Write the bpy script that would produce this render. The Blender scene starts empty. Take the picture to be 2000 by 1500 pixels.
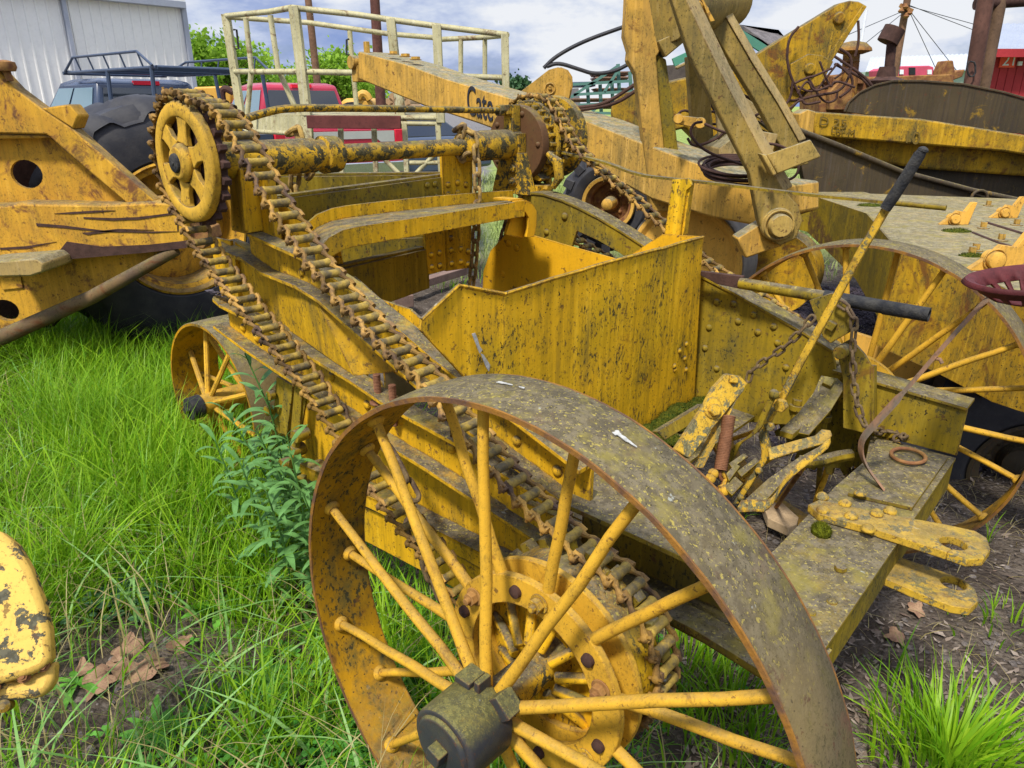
import bpy, math, random
import numpy as np
from mathutils import Vector, Matrix, noise
R_ = math.radians
# ---------------------------------------------------------------- camera, world, sun, exposure
scene = bpy.context.scene
CAMH, FOC = 1.6, 1430.0
PITCH = math.atan(545 / 1430)
cd = bpy.data.cameras.new('Camera'); cam = bpy.data.objects.new('Camera', cd)
scene.collection.objects.link(cam); scene.camera = cam
cam.location = (0, 0, CAMH); cam.rotation_euler = (math.pi / 2 - PITCH, 0, 0)
cd.sensor_width = 36; cd.lens = 36 * FOC / 2000; cd.clip_end = 2000; cd.clip_start = .05
scene.render.resolution_x, scene.render.resolution_y = 1024, 768
SUN_EL, SUN_AZ = 56, 208      # azimuth measured clockwise from +Y (behind the camera, to the left)
sd = bpy.data.lights.new('Sun', 'SUN'); so = bpy.data.objects.new('Sun', sd); scene.collection.objects.link(so)
sd.energy = 3.9; sd.angle = R_(7); sd.color = (1, .955, .89)
el, az = R_(SUN_EL), R_(SUN_AZ)
sv = Vector((math.sin(az) * math.cos(el), math.cos(az) * math.cos(el), math.sin(el)))
so.rotation_euler = sv.to_track_quat('Z', 'Y').to_euler()
world = bpy.data.worlds.new('World'); scene.world = world; world.use_nodes = True
nt = world.node_tree; nt.nodes.clear()
def WN(t, **k):
    n = nt.nodes.new(t)
    for a, b in k.items(): setattr(n, a, b)
    return n
wo = WN('ShaderNodeOutputWorld'); bg = WN('ShaderNodeBackground'); bg.inputs[1].default_value = .082
sky = WN('ShaderNodeTexSky', sky_type='NISHITA', sun_disc=False, sun_elevation=el, sun_rotation=az)
tc = WN('ShaderNodeTexCoord'); sep = WN('ShaderNodeSeparateXYZ'); nt.links.new(tc.outputs['Generated'], sep.inputs[0])
mp = WN('ShaderNodeMapping'); mp.inputs['Scale'].default_value = (1, 1, 2.7); mp.inputs['Location'].default_value = (.35, .1, .0)
nt.links.new(tc.outputs['Generated'], mp.inputs[0])
n1 = WN('ShaderNodeTexNoise'); n1.inputs['Scale'].default_value = 3.2; n1.inputs['Detail'].default_value = 8; n1.inputs['Roughness'].default_value = .56; n1.inputs['Distortion'].default_value = .35
n2 = WN('ShaderNodeTexNoise'); n2.inputs['Scale'].default_value = 7.5; n2.inputs['Detail'].default_value = 6; n2.inputs['Roughness'].default_value = .6
nt.links.new(mp.outputs[0], n1.inputs[0]); nt.links.new(mp.outputs[0], n2.inputs[0])
cr = WN('ShaderNodeValToRGB')                                   # cloud tones: blue-grey bellies to white tops
for i, (p, c) in enumerate([(.40, (2.9, 4.2, 8.2, 1)), (.465, (4.8, 5.9, 9.2, 1)), (.515, (7.8, 8.7, 10.8, 1)), (.575, (11.0, 11.3, 11.9, 1))]):
    e = cr.color_ramp.elements[i] if i < 2 else cr.color_ramp.elements.new(p)
    e.position = p; e.color = c
mixn = WN('ShaderNodeMix'); mixn.inputs[0].default_value = .38
nt.links.new(n1.outputs[0], mixn.inputs[2]); nt.links.new(n2.outputs[0], mixn.inputs[3]); nt.links.new(mixn.outputs[0], cr.inputs[0])
cov = WN('ShaderNodeMapRange'); cov.inputs[1].default_value = .3; cov.inputs[2].default_value = .42
nt.links.new(n2.outputs[0], cov.inputs[0])
mx = WN('ShaderNodeMix', data_type='RGBA')
cm = WN('ShaderNodeMath', operation='MULTIPLY_ADD'); cm.inputs[1].default_value = .3; cm.inputs[2].default_value = .68
nt.links.new(cov.outputs[0], cm.inputs[0]); nt.links.new(cm.outputs[0], mx.inputs[0])
nt.links.new(sky.outputs[0], mx.inputs[6]); nt.links.new(cr.outputs[0], mx.inputs[7])
zm = WN('ShaderNodeMapRange'); zm.inputs[1].default_value = .12; zm.inputs[2].default_value = .9; zm.inputs[3].default_value = .70; zm.inputs[4].default_value = 1.6
nt.links.new(sep.outputs[2], zm.inputs[0])
vm = WN('ShaderNodeVectorMath', operation='SCALE'); nt.links.new(mx.outputs[2], vm.inputs[0]); nt.links.new(zm.outputs[0], vm.inputs[3])
nt.links.new(vm.outputs[0], bg.inputs[0]); nt.links.new(bg.outputs[0], wo.inputs[0])
vs = scene.view_settings; vs.view_transform = 'Standard'; vs.look = 'None'; vs.exposure = 0.46; vs.gamma = 1
random.seed(7); rng = np.random.default_rng(7)

# ---------------------------------------------------------------- frames of reference
AZ = R_(48.8)
O = Vector((-.029, 1.044, 0)); A = Vector((math.cos(AZ), math.sin(AZ), 0)); F = Vector((math.sin(AZ), -math.cos(AZ), 0)); Z = Vector((0, 0, 1))
X = Vector((1, 0, 0)); Y = Vector((0, 1, 0))
CAM = Vector((0, 0, CAMH)); FW = Vector((0, math.cos(PITCH), -math.sin(PITCH))); UP = Vector((0, math.sin(PITCH), math.cos(PITCH)))
def M(s, t, z): return O + F * s + A * t + Z * z            # scraper frame: s forward, t across, z up
def onplane(p0, n, px, py):
    d = FW + X * ((px - 1000) / FOC) + UP * ((750 - py) / FOC)
    return CAM + d * ((p0 - CAM).dot(n) / d.dot(n))
def PT(t, px, py): return onplane(O + A * t, A, px, py)
def PS(s, px, py): return onplane(O + F * s, F, px, py)
def PZ(z, px, py): return onplane(Z * z, Z, px, py)
def PY(y, px, py): return onplane(Y * y, Y, px, py)
def PTs(t, l): return [PT(t, *p) for p in l]
def PSs(s, l): return [PS(s, *p) for p in l]
def PZs(z, l): return [PZ(z, *p) for p in l]
def PYs(y, l): return [PY(y, *p) for p in l]
def stz(P): d = P - O; return d.dot(F), d.dot(A), P.z

# ---------------------------------------------------------------- mesh builder
def frame_of(d):
    d = d.normalized(); h = Z if abs(d.z) < .9 else X
    u = d.cross(h).normalized(); return u, d.cross(u).normalized()
class MB:
    def __init__(s): s.v = []; s.f = []
    def add(s, vs, fs):
        o = len(s.v); s.v += [tuple(p) for p in vs]; s.f += [tuple(i + o for i in q) for q in fs]; return s
    def prism(s, poly, vec):
        n = len(poly); a = [Vector(p) for p in poly]; b = [p + vec for p in a]
        nn = Vector((0, 0, 0))
        for i in range(n): nn += a[i].cross(a[(i + 1) % n])
        if nn.dot(vec) > 0: a.reverse(); b.reverse()
        return s.add(a + b, [tuple(range(n)), tuple(range(2 * n - 1, n - 1, -1))] + [(j, i, i + n, j + n) for i in range(n) for j in [(i + 1) % n]])
    def box(s, c, ax, ay, az):
        c = Vector(c); p = [c + ax * i + ay * j + az * k for i in (-1, 1) for j in (-1, 1) for k in (-1, 1)]
        return s.add(p, [(0, 1, 3, 2), (4, 6, 7, 5), (0, 4, 5, 1), (2, 3, 7, 6), (0, 2, 6, 4), (1, 5, 7, 3)])
    def beam(s, a, b, w, h, upv=None):
        a = Vector(a); b = Vector(b); d = b - a; upv = upv or Z; u = d.cross(upv).normalized(); v = u.cross(d).normalized()
        return s.box((a + b) / 2, d / 2, u * w / 2, v * h / 2)
    def band(s, A1, B1, th):              # sheet between two equal polylines with thickness vector th
        n = len(A1); a = list(A1); b = list(B1); v = a + b + [p + th for p in a] + [p + th for p in b]; f = []
        for i in range(n - 1):
            f += [(i, i + 1, n + i + 1, n + i), (2 * n + i, 3 * n + i, 3 * n + i + 1, 2 * n + i + 1), (i, 2 * n + i, 2 * n + i + 1, i + 1), (n + i, n + i + 1, 3 * n + i + 1, 3 * n + i)]
        f += [(0, n, 3 * n, 2 * n), (n - 1, 3 * n - 1, 4 * n - 1, 2 * n - 1)]
        return s.add(v, f)
    def tube(s, path, r, n=12, caps=True):
        P = [Vector(p) for p in path]; m = len(P); rr = r if isinstance(r, (list, tuple)) else [r] * m
        u = None; v = []; f = []
        for i in range(m):
            d = (P[min(i + 1, m - 1)] - P[max(i - 1, 0)]).normalized()
            if u is None: u, w = frame_of(d)
            u = (u - d * u.dot(d)).normalized(); w = d.cross(u)
            for k in range(n):
                a = 2 * math.pi * k / n; v.append(P[i] + (u * math.cos(a) + w * math.sin(a)) * rr[i])
        for i in range(m - 1):
            for k in range(n):
                k2 = (k + 1) % n; f.append((i * n + k, i * n + k2, (i + 1) * n + k2, (i + 1) * n + k))
        if caps: f += [tuple(range(n - 1, -1, -1)), tuple(range((m - 1) * n, m * n))]
        return s.add(v, f)
    def ring(s, c, ax, rad, r, n=24, m=8, u=None, sy=1.0):     # torus (sy stretches one axis)
        u0, w0 = frame_of(ax); u = u or u0; w = ax.cross(u).normalized(); ax = ax.normalized(); v = []; f = []
        for i in range(n):
            a = 2 * math.pi * i / n; d = u * math.cos(a) * sy + w * math.sin(a); dn = (u * math.cos(a) + w * math.sin(a) * sy).normalized()
            for k in range(m):
                b = 2 * math.pi * k / m; v.append(Vector(c) + d * rad + dn * r * math.cos(b) + ax * r * math.sin(b))
        for i in range(n):
            for k in range(m):
                i2 = (i + 1) % n; k2 = (k + 1) % m; f.append((i * m + k, i2 * m + k, i2 * m + k2, i * m + k2))
        return s.add(v, f)
    def lathe(s, c, ax, prof, n=48, closed=True):              # prof: (height along ax, radius)
        c = Vector(c); ax = ax.normalized(); u, w = frame_of(ax); v = []; f = []; m = len(prof)
        for h, r in prof:
            for k in range(n):
                a = 2 * math.pi * k / n; v.append(c + ax * h + (u * math.cos(a) + w * math.sin(a)) * r)
        for i in range(m if closed else m - 1):
            i2 = (i + 1) % m
            for k in range(n):
                k2 = (k + 1) % n; f.append((i * n + k, i * n + k2, i2 * n + k2, i2 * n + k))
        return s.add(v, f)
    def cyl(s, a, b, r, n=24): return s.tube([a, b], r, n)
    def solid(s, c, ax, prof, n=32):                           # lathe closed with end caps
        o = len(s.v); s.lathe(c, ax, prof, n, False); m = len(prof)
        s.f += [tuple(o + k for k in range(n - 1, -1, -1)), tuple(o + (m - 1) * n + k for k in range(n))]; return s
    def dome(s, c, nrm, r, h=None):
        h = h or r * .7; s.solid(c, nrm, [(-.002, r), (h * .35, r * .93), (h * .75, r * .62), (h, r * .2)], 10); return s
    def nut(s, c, ax, r, h, n=6, rot=0):
        ax = ax.normalized(); u, w = frame_of(ax); c = Vector(c)
        a = [c + (u * math.cos(rot + 2 * math.pi * k / n) + w * math.sin(rot + 2 * math.pi * k / n)) * r for k in range(n)]
        return s.prism(a, ax * h)
    def bolt(s, c, ax, r=.012, h=.01, stud=.012):
        ax = ax.normalized(); s.cyl(c, Vector(c) + ax * .003, r * 1.35, 16); s.nut(Vector(c) + ax * .003, ax, r, h, 6, random.random() * 3)
        if stud: s.cyl(Vector(c) + ax * h, Vector(c) + ax * (h + stud), r * .5, 10)
        return s
    def link(s, c, lo, wi, L, W, r):                           # chain link: long dir lo, wide dir wi
        c = Vector(c); lo = lo.normalized(); wi = (wi - lo * wi.dot(lo)).normalized(); n = lo.cross(wi)
        pts = []; hl = L / 2 - W / 2
        for k in range(8): a = math.pi * k / 7 - math.pi / 2; pts.append(c + lo * (hl + math.cos(a) * (W / 2 - r)) + wi * math.sin(a) * (W / 2 - r))
        for k in range(8): a = math.pi * k / 7 + math.pi / 2; pts.append(c + lo * (-hl + math.cos(a) * (W / 2 - r)) + wi * math.sin(a) * (W / 2 - r))
        m = 8; v = []; N = len(pts)
        for i, p in enumerate(pts):
            d = (pts[(i + 1) % N] - pts[i - 1]).normalized(); e = d.cross(n)
            for k in range(m): b = 2 * math.pi * k / m; v.append(p + (n * math.cos(b) + e * math.sin(b)) * r)
        f = [(i * m + k, ((i + 1) % N) * m + k, ((i + 1) % N) * m + (k + 1) % m, i * m + (k + 1) % m) for i in range(N) for k in range(m)]
        return s.add(v, f)
    def chain(s, path, pitch, W, r, side):
        P = resample(path, pitch)
        for i in range(len(P) - 1):
            d = P[i + 1] - P[i]; wi = side if i % 2 == 0 else d.cross(side)
            wi = wi + Vector((random.uniform(-.3, .3), random.uniform(-.3, .3), random.uniform(-.2, .2))) * wi.length
            s.link((P[i] + P[i + 1]) / 2, d, wi, pitch + 2 * r + .004, W, r)
        return s
    def build(s, name, mat, parent=None, bevel=0, ang=38, smooth=True, rec=True):
        me = bpy.data.meshes.new(name); off = Vector(parent['_o']) if parent is not None else Vector((0, 0, 0))
        me.from_pydata([tuple(Vector(p) - off) for p in s.v] if parent is not None else s.v, [], s.f); me.update()
        if rec:
            import bmesh
            bm = bmesh.new(); bm.from_mesh(me); bmesh.ops.recalc_face_normals(bm, faces=bm.faces); bm.to_mesh(me); bm.free()
        if smooth:
            me.polygons.foreach_set('use_smooth', [True] * len(me.polygons)); me.set_sharp_from_angle(angle=R_(ang))
        me.materials.append(mat); o = bpy.data.objects.new(name, me); scene.collection.objects.link(o)
        if parent is not None: o.parent = parent; o['_o'] = tuple(off)
        if bevel:
            b = o.modifiers.new('Bevel', 'BEVEL'); b.width = bevel; b.segments = 2; b.limit_method = 'ANGLE'; b.angle_limit = R_(40); b.harden_normals = False
        return o
def resample(path, step):
    P = [Vector(p) for p in path]; L = [0]
    for a, b in zip(P, P[1:]): L.append(L[-1] + (b - a).length)
    n = max(1, round(L[-1] / step)); out = []; j = 0
    for i in range(n + 1):
        d = L[-1] * i / n
        while j < len(L) - 2 and L[j + 1] < d: j += 1
        k = (d - L[j]) / max(1e-9, L[j + 1] - L[j]); out.append(P[j].lerp(P[j + 1], min(1, max(0, k))))
    return out
def smooth_path(P, it=2):
    P = [Vector(p) for p in P]
    for _ in range(it):
        Q = [P[0]]
        for a, b in zip(P, P[1:]): Q += [a.lerp(b, .25), a.lerp(b, .75)]
        P = Q + [P[-1]]
    return P
def thing(name, loc, label, cat, group=None):
    o = bpy.data.objects.new(name, None); scene.collection.objects.link(o); o.location = loc; o.empty_display_size = .2
    o['_o'] = tuple(loc); return tag(o, label, cat, group)
def tag(o, label=None, cat=None, group=None, kind=None):
    if label: o['label'] = label
    if cat: o['category'] = cat
    if group: o['group'] = group
    if kind: o['kind'] = kind
    return o
def copy_tree(o, parent=None, delta=None):
    c = o.copy(); scene.collection.objects.link(c)
    if parent is not None: c.parent = parent
    if delta is not None: c.location = c.location + delta
    for ch in [q for q in scene.objects if q.parent == o]: copy_tree(ch, c)
    return c

# ---------------------------------------------------------------- materials
class NT:
    def __init__(s, name):
        s.m = bpy.data.materials.new(name); s.m.use_nodes = True; s.t = s.m.node_tree; s.t.nodes.clear()
        s.out = s.n('ShaderNodeOutputMaterial'); s.b = s.n('ShaderNodeBsdfPrincipled'); s.l(s.b.outputs[0], s.out.inputs[0])
        s.co = s.n('ShaderNodeTexCoord').outputs['Object']
    def n(s, t, **k):
        q = s.t.nodes.new(t)
        for a, b in k.items(): setattr(q, a, b)
        return q
    def l(s, a, b): s.t.links.new(a, b)
    def noise(s, sc, det=4, ro=.55, dist=0, vec=None, stretch=None):
        q = s.n('ShaderNodeTexNoise'); q.inputs['Scale'].default_value = sc; q.inputs['Detail'].default_value = det; q.inputs['Roughness'].default_value = ro; q.inputs['Distortion'].default_value = dist
        v = vec or s.co
        if stretch:
            mpn = s.n('ShaderNodeMapping'); mpn.inputs['Scale'].default_value = stretch; s.l(v, mpn.inputs[0]); v = mpn.outputs[0]
        s.l(v, q.inputs[0]); return q.outputs[0]
    def ramp(s, v, a, b, lo=0, hi=1):
        q = s.n('ShaderNodeMapRange'); q.inputs[1].default_value = a; q.inputs[2].default_value = b; q.inputs[3].default_value = lo; q.inputs[4].default_value = hi
        q.interpolation_type = 'SMOOTHSTEP'; s.l(v, q.inputs[0]); return q.outputs[0]
    def math(s, op, a, b=None, c=None):
        q = s.n('ShaderNodeMath', operation=op, use_clamp=False)
        for i, x in enumerate((a, b, c)):
            if x is None: continue
            if isinstance(x, (int, float)): q.inputs[i].default_value = x
            else: s.l(x, q.inputs[i])
        return q.outputs[0]
    def mix(s, f, a, b):
        q = s.n('ShaderNodeMix', data_type='RGBA')
        for i, x in ((0, f), (6, a), (7, b)):
            if isinstance(x, (int, float)): q.inputs[i].default_value = x
            elif isinstance(x, tuple): q.inputs[i].default_value = (*x, 1)
            else: s.l(x, q.inputs[i])
        return q.outputs[2]
    def nz(s):
        g = s.n('ShaderNodeNewGeometry'); q = s.n('ShaderNodeSeparateXYZ'); s.l(g.outputs['True Normal'] if 0 else g.outputs['Normal'], q.inputs[0]); return q.outputs[2]
    def fin(s, col, rough=.6, bump=None, bs=.2, bd=.004, spec=.4, metal=0):
        s.l(col, s.b.inputs['Base Color']) if not isinstance(col, tuple) else setattr(s.b.inputs['Base Color'], 'default_value', (*col, 1))
        if isinstance(rough, (int, float)): s.b.inputs['Roughness'].default_value = rough
        else: s.l(rough, s.b.inputs['Roughness'])
        s.b.inputs['Specular IOR Level'].default_value = spec if spec > .45 else spec * .6; s.b.inputs['Metallic'].default_value = metal
        if bump is not None:
            q = s.n('ShaderNodeBump'); q.inputs['Strength'].default_value = bs; q.inputs['Distance'].default_value = bd
            s.l(bump, q.inputs['Height']); s.l(q.outputs[0], s.b.inputs['Normal'])
        return s.m
def paint(name, base=(.56, .30, .018), tint=(.42, .24, .03), dirt=.4, top=.6, rust=.2, speck=.5, streak=.4, rough=.62, topcol=(.085, .07, .045), dirtcol=(.05, .045, .022), rustcol=(.13, .045, .018), sc=1.0, bs=.35, blotch=0, blotchcol=(.09, .085, .06), flake=.12, edge=.9):
    s = NT(name); big = s.noise(2.3 * sc, 5, .6, .4); med = s.noise(11 * sc, 6, .65); fine = s.noise(85 * sc, 3, .6)
    grit = s.noise(100 * sc, 4, .7, 0, None, (1, 1, .5)); run = s.noise(46 * sc, 4, .6, 0, None, (1, 1, .05))
    col = s.mix(s.ramp(big, .35, .7), base, tint)
    col = s.mix(s.ramp(s.noise(4.1 * sc, 4), .45, .75, 0, .5), col, tuple(min(1, c * 1.22) for c in base))
    col = s.mix(s.ramp(run, .50, .64, 0, .7 * min(1, streak * 1.6)), col, (base[0] * .62, base[1] * .66, base[2]))
    col = s.mix(s.ramp(run, .46, .34, 0, .5 * min(1, streak * 1.6)), col, (min(1, base[0] * 1.25), min(1, base[1] * 1.35), base[2] * 2.2))
    # rust bleeding
    col = s.mix(s.math('MULTIPLY', s.ramp(s.noise(6 * sc, 7, .7, .6), .64 - .2 * rust, .74 - .15 * rust), min(1, .55 + rust * .5)), col, rustcol)
    # run-down streaks
    st = s.noise(16 * sc, 5, .62, 0, None, (1, 1, .08)); g = s.ramp(big, .34, .64)
    col = s.mix(s.math('MULTIPLY', s.math('MULTIPLY', s.ramp(st, .52, .68), g), streak * .8), col, tuple(c * 1.4 for c in dirtcol))
    # mildew film and specks
    film = s.math('MULTIPLY', s.ramp(med, .46, .72), dirt * .75); col = s.mix(film, col, (dirtcol[0] * 2.0, dirtcol[1] * 1.9, dirtcol[2] * 1.2))
    sp = s.math('MULTIPLY', s.ramp(grit, .54, .60), s.ramp(s.math('MULTIPLY_ADD', big, .6, med), .66, .95)); col = s.mix(s.math('MULTIPLY', sp, speck), col, dirtcol)
    sp2 = s.ramp(s.noise(120 * sc, 2, .5), .66, .70); col = s.mix(s.math('MULTIPLY', sp2, min(1, speck * 1.1)), col, (.03, .022, .012))
    if blotch:
        bm_ = s.ramp(s.math('MULTIPLY_ADD', fine, .12, s.noise(13 * sc, 8, .72, .3)), .62 - .12 * blotch, .645 - .12 * blotch); col = s.mix(bm_, col, s.mix(s.ramp(fine, .45, .6), blotchcol, tuple(c * 1.7 for c in blotchcol)))
    fl = s.ramp(s.math('MULTIPLY_ADD', fine, .1, s.noise(27 * sc, 7, .7)), .665, .68); col = s.mix(s.math('MULTIPLY', fl, min(1, flake * 6)), col, (.085, .04, .022))
    if edge:
        bv = s.n('ShaderNodeBevel', samples=3); bv.inputs['Radius'].default_value = .007; ge = s.n('ShaderNodeNewGeometry'); dt = s.n('ShaderNodeVectorMath', operation='DOT_PRODUCT'); s.l(bv.outputs[0], dt.inputs[0]); s.l(ge.outputs['Normal'], dt.inputs[1])
        em = s.math('MULTIPLY', s.ramp(dt.outputs['Value'], .985, .93), s.ramp(s.math('MULTIPLY_ADD', grit, .5, s.noise(17 * sc, 5, .7)), .66, .82)); col = s.mix(s.math('MULTIPLY', em, edge), col, s.mix(s.ramp(fine, .4, .6), (.06, .034, .02), (.15, .07, .028)))
    # lichen and grime settled on upward faces
    tp = s.math('MULTIPLY', s.ramp(s.nz(), .35, .8), s.ramp(s.math('MULTIPLY_ADD', grit, .6, med), .55, .85, top * .55, min(1.0, top * 1.3)))
    gr = s.mix(s.ramp(s.noise(34 * sc, 5, .7), .42, .6), topcol, tuple(c * 1.7 for c in topcol)); gr = s.mix(s.ramp(grit, .56, .64, 0, .8), gr, (.34, .27, .06)); gr = s.mix(s.ramp(s.noise(150 * sc, 2), .6, .68, 0, .8), gr, (.035, .03, .02))
    gr = s.mix(s.ramp(s.noise(9 * sc, 5, .65), .5, .68, 0, .6), gr, (.22, .18, .035)); gr = s.mix(s.ramp(s.noise(24 * sc, 3), .71, .74, 0, .7), gr, (.30, .31, .26))
    col = s.mix(tp, col, gr)
    ro = s.math('MULTIPLY_ADD', s.math('ADD', film, tp), .25, rough)
    return s.fin(col, ro, s.math('MULTIPLY_ADD', big, 3.0, s.math('ADD', s.math('ADD', s.math('MULTIPLY', fine, .5), s.math('MULTIPLY', sp, -.35)), med)), bs, .003, .13)
def simple(name, col, var=.25, rough=.7, sc=8, bs=.3, spec=.4, metal=0, col2=None, bd=.004):
    s = NT(name); a = s.noise(sc, 6, .62); b = s.noise(sc * 7, 3)
    c2 = col2 or tuple(c * (1 - var) for c in col); c = s.mix(s.ramp(a, .35, .68), col, c2)
    c = s.mix(s.ramp(b, .5, .7, 0, .5), c, tuple(q * (1 - var) for q in c2))
    return s.fin(c, rough, s.math('ADD', a, s.math('MULTIPLY', b, .5)), bs, bd, spec, metal)
def vary(m, amt=.5):
    t = m.node_tree; b = next(n for n in t.nodes if n.type == 'BSDF_PRINCIPLED'); src = b.inputs['Base Color'].links[0].from_socket
    oi = t.nodes.new('ShaderNodeObjectInfo'); mr = t.nodes.new('ShaderNodeMapRange'); mr.inputs[3].default_value = 1 - amt; mr.inputs[4].default_value = 1 + amt; t.links.new(oi.outputs['Random'], mr.inputs[0])
    sc_ = t.nodes.new('ShaderNodeVectorMath'); sc_.operation = 'SCALE'; t.links.new(src, sc_.inputs[0]); t.links.new(mr.outputs[0], sc_.inputs[3]); t.links.new(sc_.outputs[0], b.inputs['Base Color']); return m
MAT = dict(
    frame=paint('frame_yellow_paint', base=(.60, .325, .010), tint=(.42, .25, .012), dirt=.5, top=1.0, rust=.12, speck=.7, streak=.65),
    scoop=paint('scoop_yellow_paint', base=(.68, .37, .012), tint=(.50, .31, .012), dirt=.4, top=.9, rust=.06, speck=1.0, streak=.75),
    inner=paint('clean_yellow_paint', base=(.68, .35, .012), tint=(.60, .32, .012), dirt=.08, top=.3, rust=.05, speck=.15, streak=.15),
    cast=paint('worn_sprocket_paint', base=(.55, .32, .035), tint=(.42, .25, .03), dirt=.45, top=.6, rust=.3, speck=.4, streak=.2, sc=1.8),
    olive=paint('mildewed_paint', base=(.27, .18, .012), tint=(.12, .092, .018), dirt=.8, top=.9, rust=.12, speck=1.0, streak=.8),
    shaft=paint('shaft_paint', blotch=.45, blotchcol=(.05, .043, .02), base=(.55, .31, .015), tint=(.34, .21, .02), dirt=1.0, top=.75, rust=.25, speck=.9, streak=.2, sc=1.6),
    spoke=paint('spoke_paint', base=(.60, .335, .028), tint=(.50, .28, .028), dirt=.3, top=.3, rust=.3, speck=.35, streak=.1, sc=2.0),
    patch=paint('patchy_lever_paint', base=(.60, .36, .035), tint=(.48, .29, .03), dirt=.45, top=.4, rust=.2, speck=.8, streak=.2, sc=2.0, blotch=.5, blotchcol=(.12, .105, .05)),
    bar=paint('drawbar_paint', base=(.60, .36, .03), tint=(.42, .26, .03), dirt=.6, top=.45, rust=.4, speck=.6, streak=.2, sc=1.8, blotch=.12, blotchcol=(.12, .10, .045)),
    hubb=paint('hub_cap_paint', base=(.028, .03, .034), tint=(.05, .05, .045), dirt=.2, top=.5, rust=0, speck=.3, streak=0, sc=3, topcol=(.12, .11, .03), rough=.4),
    rim=paint('rim_paint', base=(.50, .25, .006), tint=(.26, .14, .01), dirt=1.3, top=.5, rust=.4, speck=1.0, streak=.3, rustcol=(.11, .045, .018)),
    tread=paint('worn_tread', base=(.15, .11, .045), tint=(.095, .075, .045), dirt=.6, top=.8, rust=.5, speck=.6, streak=.0, topcol=(.085, .07, .042), rustcol=(.15, .075, .045), sc=1.5, bs=.6),
    lip=simple('rusted_lip', (.10, .055, .035), .4, .8, 24, .5, .2, 0, (.26, .12, .02)),
    rusty=simple('rusty_steel', (.15, .06, .03), .45, .85, 14, .5, .25, 0, (.32, .17, .05)),
    chainm=vary(simple('greasy_chain_steel', (.32, .18, .035), .6, .7, 14, .6, .3, 0, (.075, .045, .028)), .55),
    roller=simple('chain_roller_steel', (.09, .072, .04), .5, .7, 28, .6, .3, 0, (.36, .24, .04)),
    darkrust=simple('dark_rust', (.07, .035, .025), .4, .85, 18, .5),
    black=simple('black_paint', (.018, .019, .022), .5, .75, 30, .8, .3, 0, (.05, .047, .04), .006),
    rubber=simple('tyre_rubber', (.022, .022, .026), .35, .62, 9, .5, .45, 0, (.04, .038, .038)),
    moss=simple('moss', (.035, .06, .008), .5, .95, 90, 1, .1, 0, (.12, .12, .012), .01),
    seat=simple('faded_red_cast_iron', (.10, .018, .018), .4, .7, 20, .4),
)
# ================================================================ the old wheeled scraper (main subject)
SC = thing('wheeled_scraper', M(-.6, 1.0, 0), 'yellow antique scraper on spoked steel wheels, mildewed, with roller chains down both sides', 'scraper')
fm, sm = MAT['frame'], MAT['scoop']
def pt(t, pts): return [PT(t, *p) for p in pts]
TO, TW = .36, .405                       # left side: flange lip, web
T1 = [(482,455),(580,499),(660,548),(732,606),(795,657),(845,700),(897,741),(1018,832),(1131,919)]
T2 = [(464,499),(507,530),(575,557),(620,585),(662,622),(712,665),(750,697),(800,742),(900,830),(1090,975)]
T3 = [(426,594),(525,642),(600,693),(682,742),(742,783),(790,811),(886,863),(955,907),(1060,978)]
T4 = [(415,635),(475,680),(537,722),(607,767),(675,815),(751,865),(829,913),(925,976),(1048,1057)]
def path_m(t, l): return [stz(PT(t, *p)) for p in l]
def at(sz, t): return [M(s, t, z) for s, _, z in sz]
P1, P2, P3, P4 = [path_m(TO, l) for l in (T1, T2, T3, T4)]
def zat(P, s):
    if s <= P[0][0]: a, b = P[0], P[1]
    elif s >= P[-1][0]: a, b = P[-2], P[-1]
    else:
        for a, b in zip(P, P[1:]):
            if a[0] <= s <= b[0]: break
    k = (s - a[0]) / (b[0] - a[0]); return a[2] + (b[2] - a[2]) * k
def side_frame(name, mir):
    T = (lambda t: 2.02 - t) if mir else (lambda t: t)
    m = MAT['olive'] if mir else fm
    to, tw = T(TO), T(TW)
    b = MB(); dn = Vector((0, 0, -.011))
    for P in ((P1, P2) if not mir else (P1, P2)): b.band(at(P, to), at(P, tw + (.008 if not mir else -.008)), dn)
    def web(PA, PB, s0, s1, th=.012, t=tw, n=14):
        S = [s0 + (s1 - s0) * i / n for i in range(n + 1)]
        up = [M(s, t, zat(PA, s) - .006) for s in S]; lo = [M(s, t, zat(PB, s) - .006) for s in S]
        b.band(up, lo, A * (th if not mir else -th))
    web(P1, P2, P2[0][0], P1[-1][0])
    # rivets on the top channel
    for s in [-1.12, -.99, -.83, -.66, -.48, -.3, -.18]:
        for f in (.25, .75):
            if random.random() < .85: b.dome(M(s, tw, zat(P2, s) * (1 - f) + zat(P1, s) * f), -A if not mir else A, .014)
            if mir: b.dome(M(s, tw - .012, zat(P2, s) * (1 - f) + zat(P1, s) * f), -A, .014)
    b.build(name, m, SC, .0015)
side_frame('upper_side_rail', False)
b = MB()                                                        # lower rails, left
dn = Vector((0, 0, -.012))
nose = [M(-1.61, .44, 1.0), M(-1.66, .40, 1.0)]
b.band(at(P3, TO), at(P3, TW + .012), dn); b.band(at(P4, TO - .0), at(P4, TW + .012), dn)
b.prism([M(-1.561, .36, .99), M(-1.60, .362, 1.0), M(-1.65, .40, 1.005), M(-1.65, .46, 1.005), M(-1.561, .462, .99)], Vector((0, 0, -.012)))
b.prism([M(-1.48, .36, 1.175), M(-1.56, .40, 1.19), M(-1.57, .46, 1.19), M(-1.38, .46, 1.17), M(-1.38, .36, 1.165)], Vector((0, 0, -.012)))
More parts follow.
